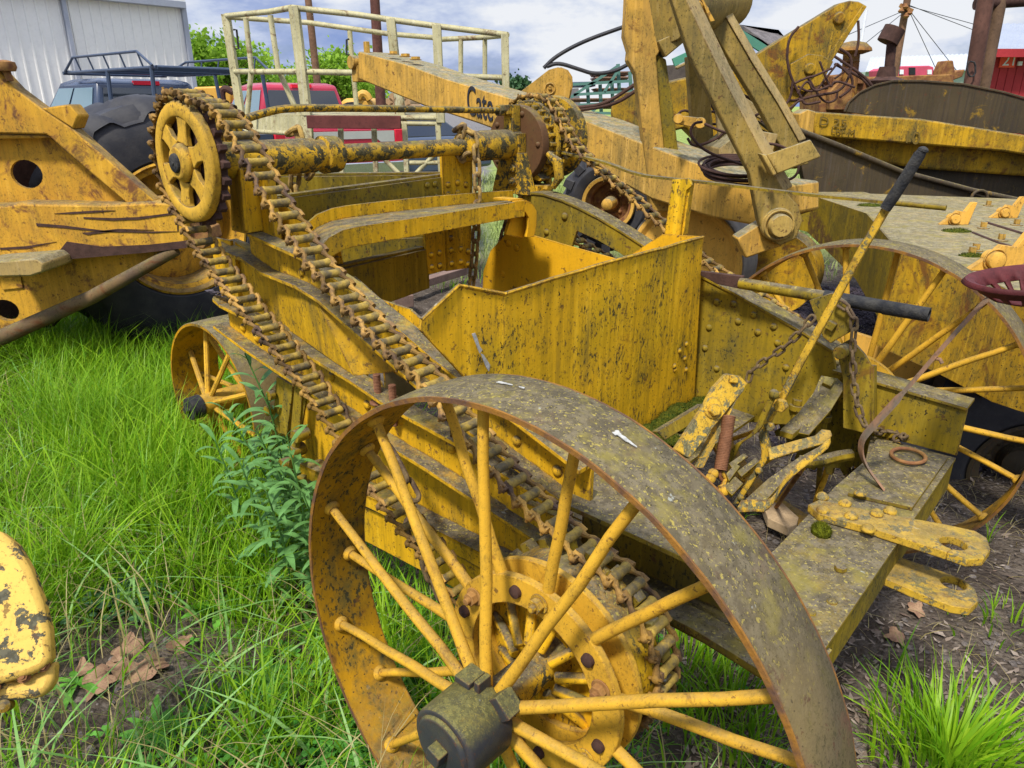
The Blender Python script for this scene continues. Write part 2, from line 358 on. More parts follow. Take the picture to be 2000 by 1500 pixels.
def webp(b, PA, PB, s0, s1, t, th=.012, n=14, za=0, zb=0):
    S = [s0 + (s1 - s0) * i / n for i in range(n + 1)]
    b.band([M(s, t, zat(PA, s) - .007 + za) for s in S], [M(s, t, zat(PB, s) - .007 + zb) for s in S], A * th)
webp(b, P3, P4, P4[0][0] + .03, -.3, TW)
for s, f in [(-1.5, .3), (-1.42, .25), (-1.3, .55), (-1.02, .5), (-.86, .35), (-.72, .5), (-.52, .55), (-.42, .4)]:
    b.dome(M(s, TW, zat(P4, s) * (1 - f) + zat(P3, s) * f), -A, .015)
b.build('lower_side_rail', fm, SC, .0015)
b = MB()                                                        # plates between the rails
webp(b, P2, P3, -1.5, -1.0, .415, .012); webp(b, P2, P3, -1.0, -.25, .50, .012)
b.build('side_plate', fm, SC)
b = MB()                                                        # bent stiffener plates on the side
b.prism(pt(.40, [(408,462),(450,470),(460,590),(430,572)]), A * .01)
b.prism(pt(.40, [(448,485),(458,488),(466,590),(458,588)]), A * .05)
b.prism([M(-1.30, .405, zat(P2, -1.3) - .012), M(-1.02, .375, zat(P2, -1.02) - .012), M(-.885, .385, zat(P3, -.885)), M(-1.22, .405, zat(P3, -1.22))], A * .012)
b.prism([M(-1.02, .375, zat(P2, -1.02) - .012), M(-.93, .50, zat(P2, -.93) - .012), M(-.84, .50, zat(P3, -.84)), M(-.885, .385, zat(P3, -.885))], A * .01)
for z, s in ((1.09, -1.5), (1.085, -1.475), (1.02, -1.36)): b.dome(M(s, .40, z), -A, .016)
b.build('stiffener_plate', fm, SC, .0015)
b = MB()                                                        # lower body behind the wheel
webp(b, P4, P4, -1.36, -.05, .455, .012, za=0, zb=-.36)
b.band(pt(.40, [(585,905),(740,978),(1000,1110)]), pt(.475, [(640,893),(780,955),(1030,1080)]), Vector((0, 0, -.01)))
b.band(pt(.40, [(585,905),(740,978),(1000,1110)]), pt(.40, [(587,930),(742,1003),(1003,1145)]), A * .012)
b.band(pt(.42, [(640,962),(742,1003),(1003,1145)]), pt(.42, [(640,1020),(742,1072),(1003,1210)]), A * .012)
b.prism(pt(.40, [(990,965),(1090,1010),(1150,1100),(1090,1150),(985,1060)]), A * .02)
b.build('bowl_side', fm, SC, .0015)
b = MB()                                                        # rear inside hanger with slots and lugs
b.prism(pt(.45, [(540,735),(600,765),(585,855),(530,850)]), A * .02)
b.prism(pt(.42, [(556,745),(572,752),(560,850),(545,846)]), A * .04)
b.prism(pt(.40, [(575,752),(590,760),(583,860),(566,856)]), A * .01)
for p in ((534, 770), (530, 800), (535, 890)): b.cyl(PT(.44, *p), PT(.44, *p) - A * .02, .018, 14)
for p in ((585, 850), (578, 880), (560, 905)): b.solid(PT(.40, *p), A, [(-.02, .012), (-.02, .022), (.03, .022), (.03, .012)], 14)
b.tube(pt(.40, [(583,850),(575,880),(570,925),(600,935)]), .014, 8)
b.build('hanger_bracket', MAT['olive'], SC, .0015)

# front end: short channels either side, flat front beam, drawbar
b = MB()
for mir in (0, 1):
    T = (lambda t: 2.02 - t) if mir else (lambda t: t)
    sg = -1 if mir else 1
    t0, t1 = T(.36), T(.45)
    up = [M(-.14, t0, .79), M(.05, t0, .785), M(.2, t0, .78), M(.26, t0, .777)]; ui = [p + (M(0, t1, 0) - M(0, t0, 0)) for p in up]
    if not mir:
        b.band(up, ui, Vector((0, 0, -.012)))
        b.band([p + Vector((0, 0, -.006)) for p in ui], [Vector((p.x, p.y, .61)) for p in ui], A * .012 * sg)
        lo = [M(.0, t0, .635), M(.2, t0, .63), M(.42, t0, .6)]
        b.band(lo, [p + A * .1 for p in lo], Vector((0, 0, -.016)))
        b.band([p + A * .06 for p in lo], [p + A * .16 for p in lo], Vector((0, 0, -.075)))
b.build('front_side_channel', MAT['olive'], SC, .0015)
b = MB()                                                        # right-hand riveted plate (inner face seen)
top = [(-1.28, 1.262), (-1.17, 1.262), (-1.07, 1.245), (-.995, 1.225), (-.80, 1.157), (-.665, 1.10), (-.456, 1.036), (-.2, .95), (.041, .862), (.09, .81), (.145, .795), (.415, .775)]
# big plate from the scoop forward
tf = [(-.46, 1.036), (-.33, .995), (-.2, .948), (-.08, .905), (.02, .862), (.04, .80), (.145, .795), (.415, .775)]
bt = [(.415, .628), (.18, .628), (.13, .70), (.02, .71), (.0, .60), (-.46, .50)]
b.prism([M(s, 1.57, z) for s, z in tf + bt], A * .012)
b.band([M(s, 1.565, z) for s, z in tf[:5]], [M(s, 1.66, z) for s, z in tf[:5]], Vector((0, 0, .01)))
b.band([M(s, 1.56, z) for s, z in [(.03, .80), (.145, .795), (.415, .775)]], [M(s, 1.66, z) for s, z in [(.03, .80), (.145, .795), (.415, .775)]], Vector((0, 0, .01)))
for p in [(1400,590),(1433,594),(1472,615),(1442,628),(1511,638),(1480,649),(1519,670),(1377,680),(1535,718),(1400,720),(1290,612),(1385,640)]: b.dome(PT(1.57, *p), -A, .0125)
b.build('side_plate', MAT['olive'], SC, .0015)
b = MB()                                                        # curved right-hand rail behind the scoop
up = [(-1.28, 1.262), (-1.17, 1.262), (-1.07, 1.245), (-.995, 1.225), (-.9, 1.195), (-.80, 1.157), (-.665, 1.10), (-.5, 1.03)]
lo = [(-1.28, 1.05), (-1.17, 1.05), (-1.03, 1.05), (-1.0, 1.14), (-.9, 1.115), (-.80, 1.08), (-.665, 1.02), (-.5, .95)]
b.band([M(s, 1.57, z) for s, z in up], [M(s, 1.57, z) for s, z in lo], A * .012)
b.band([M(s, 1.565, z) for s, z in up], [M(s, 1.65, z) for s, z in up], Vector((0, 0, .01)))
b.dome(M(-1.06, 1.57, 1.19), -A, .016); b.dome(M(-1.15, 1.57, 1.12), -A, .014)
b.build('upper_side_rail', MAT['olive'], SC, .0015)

b = MB()                                                        # flat front beam: two halves with a slot of ground between
fz = .622
L = [stz(PZ(fz, *p))[:2] for p in [(1680,870),(1690,905),(1580,995),(1510,1075)]]
b.prism([M(.415, .40, fz), M(.415, 1.57, fz), M(.175, 1.57, fz), M(.218, 1.376, fz), M(.205, 1.15, fz), M(.205, .746, fz), M(.15, .40, fz)], Vector((0, 0, -.012)))
b.band([M(.412, .40, fz - .004), M(.412, 1.57, fz - .004)], [M(.412, .40, fz - .105), M(.412, 1.57, fz - .105)], F * -.012)
b.prism([M(.40, 1.15, fz + .012), M(.40, 1.53, fz + .012), M(.20, 1.53, fz + .012), M(.225, 1.36, fz + .012), M(.25, 1.12, fz + .012)], Vector((0, 0, -.012)))
for p in [(1641,1113),(1583,1197),(1625,1176),(1758,905),(1770,930)]: b.dome(PZ(fz, *p), Z, .012)
b.nut(PZ(fz, 1641, 1114), Z, .014, .012)
b.build('front_beam', MAT['olive'], SC, .002)
dz = .645
drp = [(1576,998),(1605,988),(1700,1010),(1850,1036),(1905,1050),(1926,1062),(1932,1080),(1915,1096),(1880,1098),(1840,1085),(1700,1045),(1600,1012)]
def eyeplate(name, z, pts, eye, th, mat):
    b = MB(); c = PZ(z, *eye[0]); q = PZ(z, *eye[1]); r = (q - c).length
    out = [PZ(z, *p) for p in pts]
    # plate with an eye: outer polygon split around the hole
    hole = [c + Vector((math.cos(2 * math.pi * k / 20), math.sin(2 * math.pi * k / 20), 0)) * r for k in range(20)]
    # bridge the hole to the outline at the nearest pair
    k0 = min(((i, j) for i in range(len(out)) for j in range(20)), key=lambda ij: (out[ij[0]] - hole[ij[1]]).length)
    i, j = k0
    def area(P): return sum(P[a].x * P[(a + 1) % len(P)].y - P[(a + 1) % len(P)].x * P[a].y for a in range(len(P)))
    if area(out) * area(hole) > 0: hole.reverse(); j = 19 - j
    poly = out[:i + 1] + hole[j:] + hole[:j + 1] + out[i:]
    b.prism(poly, Vector((0, 0, -th)))
    return b
b = eyeplate('d', dz, [(1578,985),(1600,975),(1700,997),(1850,1024),(1905,1036),(1928,1050),(1935,1072),(1922,1090),(1890,1092),(1850,1078),(1700,1030),(1600,1003)], ((1862,1060), (1890,1067)), .022, 0)
for p in [(1606,972),(1680,965),(1607,998),(1662,1010),(1712,1005),(1695,1035),(1650,985),(1738,1000)]: b.dome(PZ(dz, *p), Z, .017, .016)
b.build('drawbar_plate', MAT['bar'], SC, .003)
b = eyeplate('d', dz - .11, [(1660,1078),(1720,1075),(1820,1108),(1880,1130),(1905,1150),(1912,1172),(1895,1188),(1860,1183),(1800,1160),(1720,1125),(1670,1105)], ((1862,1138), (1888,1147)), .022, 0)
b.build('drawbar_plate', MAT['bar'], SC, .003)

# ---------------------------------------------------------------- spoked wheels
def spoked_wheel(c, ax, R, W, mat_s, mat_r, a0, n, ring_r, hub_r, cap, side, hubout, spr, name='spoked_wheel'):
    """c: centre of the outer face, ax: from the outer face towards the machine"""
    u, w = F, Z
    def pol(r, ang, t): return c + (u * math.cos(R_(ang)) + w * math.sin(R_(ang))) * r + ax * t
    b = MB()
    b.lathe(c, ax, [(.001, R - .010), (.001, R - .0035), (W * .5, R - .001), (W - .001, R - .0035), (W - .001, R - .010), (W * .5, R - .008)], 160)
    rim = b.build(name, mat_r, SC, 0, 25)
    b = MB(); b.lathe(c, ax, [(.002, R - .003), (.006, R + .0005), (W * .5, R + .004), (W - .006, R + .0005), (W - .002, R - .003)], 160); b.build('tread', MAT['tread'], rim, 0, 60)
    b = MB(); N_ = 220; q_ = []
    for i in range(N_ + 1):
        a = 2 * math.pi * i / N_; wv = .0009 * noise.noise(Vector((math.cos(a) * 9, math.sin(a) * 9, 0))); q_.append((wv, a))
    for tt_ in (0, W):
        for i in range(N_):
            pass
        o_ = -1 if tt_ == 0 else 1
        b.band([c + (u * math.cos(a) + w * math.sin(a)) * (R - .0095 + wv * 2) + ax * (tt_ + o_ * .001) for wv, a in q_], [c + (u * math.cos(a) + w * math.sin(a)) * (R - .001 + wv) + ax * (tt_ + o_ * .001) for wv, a in q_], ax * (-o_ * .004))
    b.build('rim_lip', MAT['lip'], rim, 0, 60)
    st = 360 / n
    for k in range(n):
        for inner in (0, 1):
            ang = a0 + st * k + (st / 2 if inner else 0)
            t_r = W * (.68 if inner else .32)
            q = MB(); e = pol(R - .011, ang + random.uniform(-.6, .6), t_r)
            hub = pol(ring_r if inner else hub_r, ang, side[0] if inner else -hubout)
            q.tube([hub.lerp(e, k_ / 5) + Vector((random.gauss(0, 1), random.gauss(0, 1), random.gauss(0, 1))) * (.0012 if 0 < k_ < 5 else 0) for k_ in range(6)], [spr * 1.25, spr * 1.12, spr * 1.1, spr * 1.06, spr, spr], 12)
            q.lathe(e, (hub - e), [(0, spr * 1.0), (0, spr * 1.9), (.004, spr * 1.9), (.012, spr * 1.25), (.012, spr)], 14)
            q.build('spoke', mat_s, rim)
    q = MB()
    q.solid(c, ax, [(-hubout - .025, .036), (-hubout - .022, hub_r), (-hubout + .02, hub_r + .004), (-hubout + .045, hub_r * .9), (side[0] + .02, hub_r * .85), (side[0] + .06, hub_r * 1.25), (side[0] + .11, hub_r)], 32)
    for k in range(n): q.dome(pol(hub_r - .004, a0 + st * k, -hubout), pol(1, a0 + st * k, 0) - pol(0, a0 + st * k, 0), spr * 1.6, .012)
    q.build('hub', MAT['shaft'], rim, .002)
    return rim, pol
C0 = M(0, 0, .581)
rim, pol = spoked_wheel(C0, A, .581, .15, MAT['spoke'], MAT['rim'], 31.2, 11, .19, .042, 0, (.105, .2), .02, .0098)
def ring_plate(rim, c, ax, ro, ri, t0, t1, mat):
    q = MB(); q.lathe(c, ax, [(t0, ri), (t0, ro - .002), (t0 + .002, ro), (t1, ro), (t1, ri)], 72)
    return q
q = ring_plate(rim, C0, A, .207, .148, .092, .108, 0)
rg1 = q.build('bolt_ring', MAT['spoke'], rim, .001)
for k in range(6):
    q = MB(); q.bolt(pol(.178, 22 + 60 * k, .0915), -A, .0145, .014, .012); q.build('bolt', MAT['bar'] if k % 2 else MAT['rusty'], rim, .001)
    q = MB(); q.solid(pol(.178, 40 + 60 * k, .0915), -A, [(0, .013), (.008, .012), (.012, .004)], 12); q.build('rivet', MAT['darkrust'], rim)
q = ring_plate(rim, C0, A, .212, .155, .148, .162, 0)
q.build('bolt_ring', MAT['spoke'], rim, .001)
q = MB(); q.solid(C0, A, [(.162, .10), (.162, .175), (.17, .19), (.25, .195), (.27, .18), (.27, .1)], 64)
for k in range(11): q.cyl(pol(.05, k * 32.7 + 10, .11), pol(.16, k * 32.7 + 10, .17), .011, 8)
q.build('drum', MAT['scoop'], rim, .003)
q = MB()
def gear(q, c, ax, u, w, r, h, n, t0, t1, ang0=0):
    pts = []
    for k in range(n):
        for f, rr in ((-.30, r), (-.16, r + h), (.16, r + h), (.30, r)):
            a = 2 * math.pi * (k + f) / n + ang0; pts.append(c + (u * math.cos(a) + w * math.sin(a)) * rr + ax * t0)
    q.prism(pts, ax * (t1 - t0)); return q
gear(q, C0, A, F, Z, .185, .028, 22, .235, .262)
q.build('sprocket', MAT['olive'], rim, .002)
q = MB()                                                        # black hub cap with a square plug and clamp lug
CA = -.02
q.solid(C0, A, [(-.135, .058), (-.135, .066), (-.13, .0705), (-.04, .073), (-.022, .06)], 48)
q.solid(C0, A, [(-.143, .008), (-.142, .055), (-.134, .06)], 40)
q.nut(C0 - A * .142 + F * .004, -A, .021, .022, 4, .5)
lug = M(-.02, -.045, .581 + .077)
q.box(lug, F * .018, A * .022, Z * .007); q.box(lug + F * .03 + Z * .002, F * .006, A * .016, Z * .012)
q.box(M(.055, -.035, .581 + .055), (F * .7 - Z * .7) * .022, A * .02, (F * .7 + Z * .7) * .014)
q.build('hub_cap', MAT['hubb'], rim, .002)
# far wheel
C1 = M(0, 2.02, .581)
rim2, pol2 = spoked_wheel(M(0, 2.02, .581), -A, .581, .15, MAT['spoke'], MAT['rim'], 18, 11, .19, .042, 0, (.105, .2), .02, .0098)
q = ring_plate(rim2, C1, -A, .207, .148, .14, .16, 0)
for k in range(6): q.bolt(pol2(.178, 22 + 60 * k, .16), -A, .014, .014, .012)
q.build('bolt_ring', MAT['spoke'], rim2, .001)
q = MB(); q.solid(C1, -A, [(.165, .10), (.165, .175), (.25, .185), (.27, .17)], 48); gear(q, C1, -A, F, Z, .185, .028, 22, .275, .30); q.build('sprocket', MAT['olive'], rim2, .002)
# small rear wheels
for tt, nm in ((.62, 0), (1.32, 1)):
    c = M(-2.29, tt, .36); W = .23; R = .36
    b = MB(); b.lathe(c, A, [(0, R - .011), (0, R), (W, R), (W, R - .011)], 96); rr = b.build('rear_wheel', MAT['rim'], SC, 0, 25); b = MB(); b.lathe(c, A, [(.001, R - .001), (.004, R + .003), (W * .5, R + .005), (W - .004, R + .003), (W - .001, R - .001)], 96); b.build('tread', MAT['tread'], rr, 0, 60)
    for k in range(8):
        for inner in (0, 1):
            ang = R_(20 + 45 * k + inner * 22.5); d = F * math.cos(ang) + Z * math.sin(ang)
            q = MB(); q.tube([c + A * (.0 if not inner else .17) + d * .04, c + A * (.09 if not inner else .14) + d * (R - .011)], .012, 8); q.build('spoke', MAT['spoke'], rr)
    q = MB(); q.solid(c, A, [(-.05, .03), (-.045, .045), (.03, .05), (.2, .045)], 24); q.build('hub', MAT['spoke'], rr, .002)
    q = MB(); q.solid(c, A, [(-.10, .04), (-.10, .05), (-.045, .052)], 24); q.nut(c - A * .10, -A, .018, .02, 4); q.build('hub_cap', MAT['black'], rr, .002)
b = MB(); b.cyl(M(-2.29, .7, .36), M(-2.29, 1.5, .36), .04, 16); b.beam(M(-2.29, .95, .38), M(-1.5, .8, .75), .1, .08); b.beam(M(-2.29, 1.25, .38), M(-1.5, 1.35, .75), .1, .08)
b.build('rear_axle', fm, SC, .003)

# ---------------------------------------------------------------- roller chains
def roller_chain(name, pts, tc, closed=False, half=.0335, pitch=.0405, mat=None):
    mat = mat or MAT['chainm']
    P = resample(smooth_path([M(s, tc, z) for s, z in pts], 2), pitch); root = None
    P = [q_ + F * random.gauss(0, .0012) + Z * random.gauss(0, .0016) + A * random.gauss(0, .0012) for q_ in P]
    b = MB()
    for i, p in enumerate(P): b.tube([p - A * half * .8, p - A * half * .7, p - A * half * .5, p + A * half * .5, p + A * half * .7, p + A * half * .8], [.0105, .012, .0102, .0102, .012, .0105], 12); 
    root = b.build(name, MAT['roller'], SC)
    for i in range(len(P) - 1):
        a, c = P[i], P[i + 1]; d = (c - a).normalized(); nn = d.cross(A).normalized(); q = MB()
        for sg in (-1, 1):
            o1, o2 = a + A * sg * half * .78, c + A * sg * half * 1.12
            q.tube([o1 - d * .008, o1 + d * .006, o1.lerp(o2, .5), o2 - d * .008, o2 + d * .008], [.0085, .0092, .0045, .0075, .0085], 8)
        q.cyl(c - A * half * 1.32, c + A * half * 1.3, .0055, 8)
        q.dome(c - A * half * 1.32, -A, .0085, .006)
        q.tube([c - A * half * 1.27 + nn * .014, c - A * half * 1.27 - nn * .014], .0035, 6)
        if i < 98: q.build('chain_link', mat, root)
        else:
            if i == 98: rest = MB()
            rest.add(q.v, q.f)
            if i == len(P) - 2: tag(rest.build('chain_links', mat, root), kind='stuff')
    return root
def arc(cs, cz, r, a0, a1, n=12): return [(cs + r * math.cos(R_(a0 + (a1 - a0) * i / n)), cz + r * math.sin(R_(a0 + (a1 - a0) * i / n))) for i in range(n + 1)]
SS, SZ, SR = -1.345, 1.452, .178
lower = [(-1.40, 1.262), (-1.368, 1.217), (-1.127, 1.056), (-.903, .925), (-.772, .825), (-.66, .726), (-.536, .641), (-.396, .568), (-.33, .50), (-.22, .42)]
upper = [(-1.06, 1.508), (-.955, 1.372), (-.768, 1.222), (-.588, 1.112), (-.403, 1.03), (-.342, .983), (-.238, .907), (-.111, .84), (-.006, .79)]
loop = list(reversed(lower)) + arc(SS, SZ, SR, 235, 60, 16)[1:] + [(-1.17, 1.605)] + upper + arc(0, .581, .21, 75, -35, 12)[1:]
roller_chain('drive_chain', loop, .25)
loop2 = list(reversed([(-1.44, 1.26), (-1.3, 1.17), (-1.153, 1.087), (-1.046, 1.052), (-.9, 1.0), (-.6, .88), (-.4, .80)])) + arc(SS, SZ, .185, 235, 50, 16)[1:] + [(-1.14, 1.45), (-.936, 1.322), (-.72, 1.188), (-.6, 1.11), (-.484, 1.045), (-.2, .93), (-.03, .84), (.05, .79)] + arc(0, .581, .21, 65, -60, 10)[1:]
roller_chain('drive_chain', loop2, 1.72, half=.032, pitch=.047)

# ---------------------------------------------------------------- lifting shaft and its sprockets
b = MB(); c = M(SS, 0, SZ)
b.solid(c, A, [(.30, .03), (.34, .052), (.63, .052), (.635, .046), (.66, .046), (.665, .058), (.72, .056), (.73, .04), (.735, .030), (1.29, .030), (1.295, .054), (1.37, .056), (1.38, .05), (1.4, .057), (1.6, .057), (1.62, .045), (1.9, .035)], 32)
b.build('lifting_shaft', MAT['shaft'], SC, .002)
q = MB()                                                        # cast sprocket with six windows
u, w = F, Z
def sector(cc, r0, r1, a0, a1, t, th, n=8):
    q.band([cc + (u * math.cos(a) + w * math.sin(a)) * r0 for a in np.linspace(a0, a1, n)], [cc + (u * math.cos(a) + w * math.sin(a)) * r1 for a in np.linspace(a0, a1, n)], A * th)
cc = c + A * .212
q.lathe(c, A, [(.212, .118), (.208, .124), (.208, .146), (.212, .156), (.216, .160), (.236, .160), (.236, .120)], 80)
q.solid(c, A, [(.192, .03), (.192, .04), (.205, .052), (.30, .052), (.32, .04)], 40)
for k in range(6):
    a = math.pi * 2 * k / 6 + .3
    d = u * math.cos(a) + w * math.sin(a); e = -u * math.sin(a) + w * math.cos(a)
    q.prism([cc + d * .05 + e * .03, cc + d * .08 + e * .021, cc + d * .11 + e * .025, cc + d * .132 + e * .05, cc + d * .132 - e * .05, cc + d * .11 - e * .025, cc + d * .08 - e * .021, cc + d * .05 - e * .03], A * .016)
spk = q.build('chain_sprocket', MAT['cast'], SC, .003)
q = MB(); gear(q, c, A, F, Z, .155, .018, 24, .236, .258); q.build('teeth', MAT['darkrust'], spk, .002)
q = MB(); q.solid(c, A, [(.184, .022), (.186, .025), (.195, .027)], 28); q.solid(c, A, [(.181, .005), (.19, .005)], 12); q.build('shaft_end', MAT['black'], spk, .001)
# right-hand ratchet and sprocket
q = MB(); q.solid(c, A, [(1.60, .04), (1.60, .145), (1.615, .15), (1.635, .15), (1.64, .05)], 48)
for k in range(5): q.dome(c + (F * math.cos(k * 1.256) + Z * math.sin(k * 1.256)) * .12 + A * 1.6, -A, .012)
q.build('ratchet_disc', paint('rusted_disc', base=(.10, .05, .022), tint=(.06, .032, .018), dirt=.5, top=.4, rust=.5, speck=.5, streak=0, rustcol=(.26, .14, .02)), SC, .002)
q = MB(); gear(q, c, A, F, Z, .14, .016, 26, 1.645, 1.675); gear(q, c, A, F, Z, .158, .024, 17, 1.71, 1.735); q.lathe(c, A, [(1.675, .11), (1.675, .165), (1.69, .168), (1.69, .11)], 48)
q.build('ratchet_gear', MAT['shaft'], SC, .002)
q = MB(); cf = c + Z * .018                                                # flywheel with four arms
q.lathe(cf, A, [(1.83, .105), (1.83, .164), (1.84, .168), (1.87, .168), (1.87, .105)], 64)
for k in range(5):
    a = k * 1.2566 + .4; d = F * math.cos(a) + Z * math.sin(a); q.beam(cf + A * 1.85 + d * .03, cf + A * 1.85 + d * .115, .03, .02, A)
q.solid(cf, A, [(1.80, .04), (1.9, .04)], 20); q.build('flywheel', MAT['shaft'], SC, .002)
# bearing pedestals
b = MB()
b.prism(pt(.345, [(450,330),(468,330),(478,452),(455,450)]), A * .012); b.prism([PT(.345, 447, 335), PT(.345, 452, 450), PT(.345, 470, 455) + F * .02, PT(.345, 462, 345)], A * .10)
b.box(M(-1.30, .42, 1.30), F * .05, A * .012, Z * .10)
b.build('bearing_pedestal', fm, SC, .002)
b = MB()
b.box(M(-1.34, 1.575, 1.42), F * .055, A * .022, Z * .075); b.beam(M(-1.34, 1.575, 1.5), M(-1.34, 1.575, 1.60), .05, .045, A)
b.prism([M(-1.43, 1.55, 1.26), M(-1.23, 1.55, 1.26), M(-1.28, 1.55, 1.42), M(-1.38, 1.55, 1.42)], A * .05)
b.prism(pt(1.63, [(1014,304),(1022,306),(1058,350),(1054,354),(1014,342)]), A * .06)
b.box(PT(1.66, 1040, 366), F * .07, A * .05, Z * .015); b.nut(PT(1.66, 1062, 368), F, .018, .03)
for p in ((-1.31, 1.36), (-1.31, 1.31)): b.bolt(M(p[0], 1.55, p[1]), -A, .017, .014, .01)
b.tube([M(-1.19, 1.62, 1.42), M(-1.14, 1.62, 1.39), M(-1.13, 1.62, 1.33), M(-1.16, 1.62, 1.29)], [.012, .022, .02, .012], 8)
b.build('bearing_pedestal', MAT['shaft'], SC, .003)
b = MB()                                                        # tie rod over the shaft, lying in two brackets
tz = stz(PS(-1.35, 465, 236))
b.tube(smooth_path([PS(-1.35, 463, 237), PS(-1.35, 520, 219), PS(-1.35, 560, 211), PS(-1.35, 640, 211), PS(-1.35, 800, 213), PS(-1.35, 985, 216)], 2), .0115, 12)
b.nut(PS(-1.35, 470, 236) - A * .03, A, .024, .04); b.nut(PS(-1.35, 972, 216), A, .022, .03); b.box(PS(-1.35, 447, 245), F * .02, A * .03, Z * .022); b.box(PS(-1.35, 442, 262) , F * .018, A * .012, Z * .06)
b.box(PS(-1.35, 990, 214), F * .03, A * .025, Z * .018)
b.build('tie_rod', MAT['shaft'], SC, .002)

# ---------------------------------------------------------------- rear cross members, posts, push arch
om = MAT['olive']
def vslab(b, p1, p2, h1, h2, th=.012, cap=.05):                 # upright plate between two stations with a flanged top
    a, c = Vector(p1), Vector(p2); n = (c - a).cross(Z).normalized()
    b.band([a, c], [a - Z * h1, c - Z * h2], n * th); b.band([a + n * (-cap), c + n * (-cap)], [a + n * cap * .1, c + n * cap * .1], Z * .01)
b = MB()
def seg(b, px, t_or_s, ss, hh, cap=.03):
    p1 = PS(ss[0], *px[0]); p2 = PS(ss[1], *px[1]); vslab(b, p1, p2, hh[0], hh[1], .014, cap)
seg(b, [(520,345),(868,341)], 0, (-1.75, -1.5), (.16, .15)); 
for p in [(540,352),(562,352),(590,350),(612,349),(540,372),(585,372),(612,371)]: b.dome(PS(-1.72, *p), -A * .3 + F * .8, .012)
b.build('rear_cross_member', om, SC, .0015)
b = MB(); seg(b, [(480,397),(872,344)], 0, (-1.42, -1.42), (.20, .18)); 
for p in [(850,360),(835,362),(852,385),(836,388)]: b.dome(PS(-1.40, *p), F, .012)
b.build('rear_cross_member', om, SC, .0015)
b = MB(); seg(b, [(664,470),(826,463)], 0, (-1.7, -1.5), (.13, .14)); b.build('rear_cross_member', om, SC, .0015)
b = MB(); seg(b, [(640,530),(830,486)], 0, (-1.2, -1.42), (.16, .155)); b.build('rear_cross_member', om, SC, .0015)
b = MB()
b.prism([PS(-1.40, *p) for p in [(862,290),(924,290),(919,523),(872,530)]], F * -.014)
b.prism([PS(-1.40, *p) for p in [(829,440),(868,436),(872,528),(836,537)]], F * -.016)
b.band([PS(-1.40, 862, 290), PS(-1.40, 872, 530)], [PS(-1.48, 862, 290), PS(-1.48, 872, 530)], A * .012)
b.band([PS(-1.40, 924, 290), PS(-1.40, 919, 523)], [PS(-1.48, 924, 290), PS(-1.48, 919, 523)], A * -.012)
for p in [(875,361),(894,357),(910,361),(875,380),(894,377),(880,446),(900,435),(911,436),(881,465),(881,489),(900,486),(914,491),(882,515),(900,512),(914,516),(842,498),(858,494),(843,522),(859,519)]:
    b.dome(PS(-1.40, *p), F, .0125, .011)
b.build('rear_post', fm, SC, .002)
b = MB()
b.prism([PS(-1.25, *p) for p in [(632,483),(662,471),(672,520),(650,530)]], F * -.014)
for p in [(656,481),(658,507)]: b.dome(PS(-1.25, *p), F, .013)
b.prism([PT(.47, *p) for p in [(470,400),(540,385),(600,440),(610,500),(480,452)]], A * .012)
b.build('gusset_plate', fm, SC, .0015)
b = MB()                                                        # curved push arch: vertical back lip, floor, front lip
back = [(592,440),(612,420),(640,407),(680,400),(760,391),(860,381),(1000,371)]
frt = [(614,489),(635,463),(660,448),(700,440),(780,429),(880,413),(1000,394),(1020,392),(1036,399),(1042,412)]
sb, sf = -1.30, -1.02
Bk = smooth_path([PS(sb, *p) for p in back] , 1); Fr = smooth_path([PS(sf, *p) for p in frt[:8]], 1)
bk = resample(Bk, .06); n = len(bk) - 1; L = sum((a - c).length for a, c in zip(Fr, Fr[1:])); fr = resample(Fr, L / n)[:n + 1]
while len(fr) < len(bk): fr.append(fr[-1])
low = lambda P, d: [p - Z * d for p in P]
b.band(bk, low(bk, .045), F * .008); b.band(low(bk, .04), low(fr, .002), Z * -.008); b.band(fr, low(fr, .055), F * .012)
b.build('push_arch', fm, SC, .0015)
b = MB()                                                        # rounded end of the arch and hook plate
e = [PS(sf, *p) for p in [(1000,393),(1020,391),(1036,398),(1043,412),(1043,440),(1038,462)]]; e2 = [PS(sf, *p) for p in [(1000,412),(1012,411),(1022,414),(1028,424),(1027,445),(1024,462)]]
b.band(e, e2, F * .012); b.band(e, [p - F * .09 for p in e], Z * .006)
b.prism([PS(sf - .03, *p) for p in [(1003,410),(1022,412),(1030,430),(1022,466),(988,458)]], F * -.012)
b.build('arch_end', MAT['inner'], SC, .0015)

# ---------------------------------------------------------------- scoop (bowl front with folded wings)
sv_ = -.425
b = MB(); th = F * -.008
fold = stz(PS(sv_, 983, 573))
def on(t_, px, py): return PT(t_, px, py)
fr_ = [PS(sv_, *p) for p in [(983,573),(1180,514),(1371,462)]]; fb = [M(sv_, stz(fr_[0])[1] , .56), M(sv_, stz(fr_[1])[1], .56), M(sv_, 1.545, .56)]
fr_[-1] = M(sv_, 1.493, 1.192)
rows_ = 14; cols_ = 22; V2 = []
def lp(P_, k_): k_ = k_ * (len(P_) - 1); i_ = min(int(k_), len(P_) - 2); return P_[i_].lerp(P_[i_ + 1], k_ - i_)
for r_ in range(rows_ + 1):
    row = []
    for q_ in range(cols_ + 1):
        a_, c_ = lp(fr_, q_ / cols_), lp(fb, q_ / cols_); pp_ = a_.lerp(c_, r_ / rows_); edge_ = min(1, 4 * min(q_ / cols_, 1 - q_ / cols_)); row.append(pp_ + F * (.007 * noise.noise(pp_ * 3.1) + .003 * noise.noise(pp_ * 9)) * edge_ + Z * (.003 * noise.noise(pp_ * 14) if r_ == 0 else 0))
    V2.append(row)
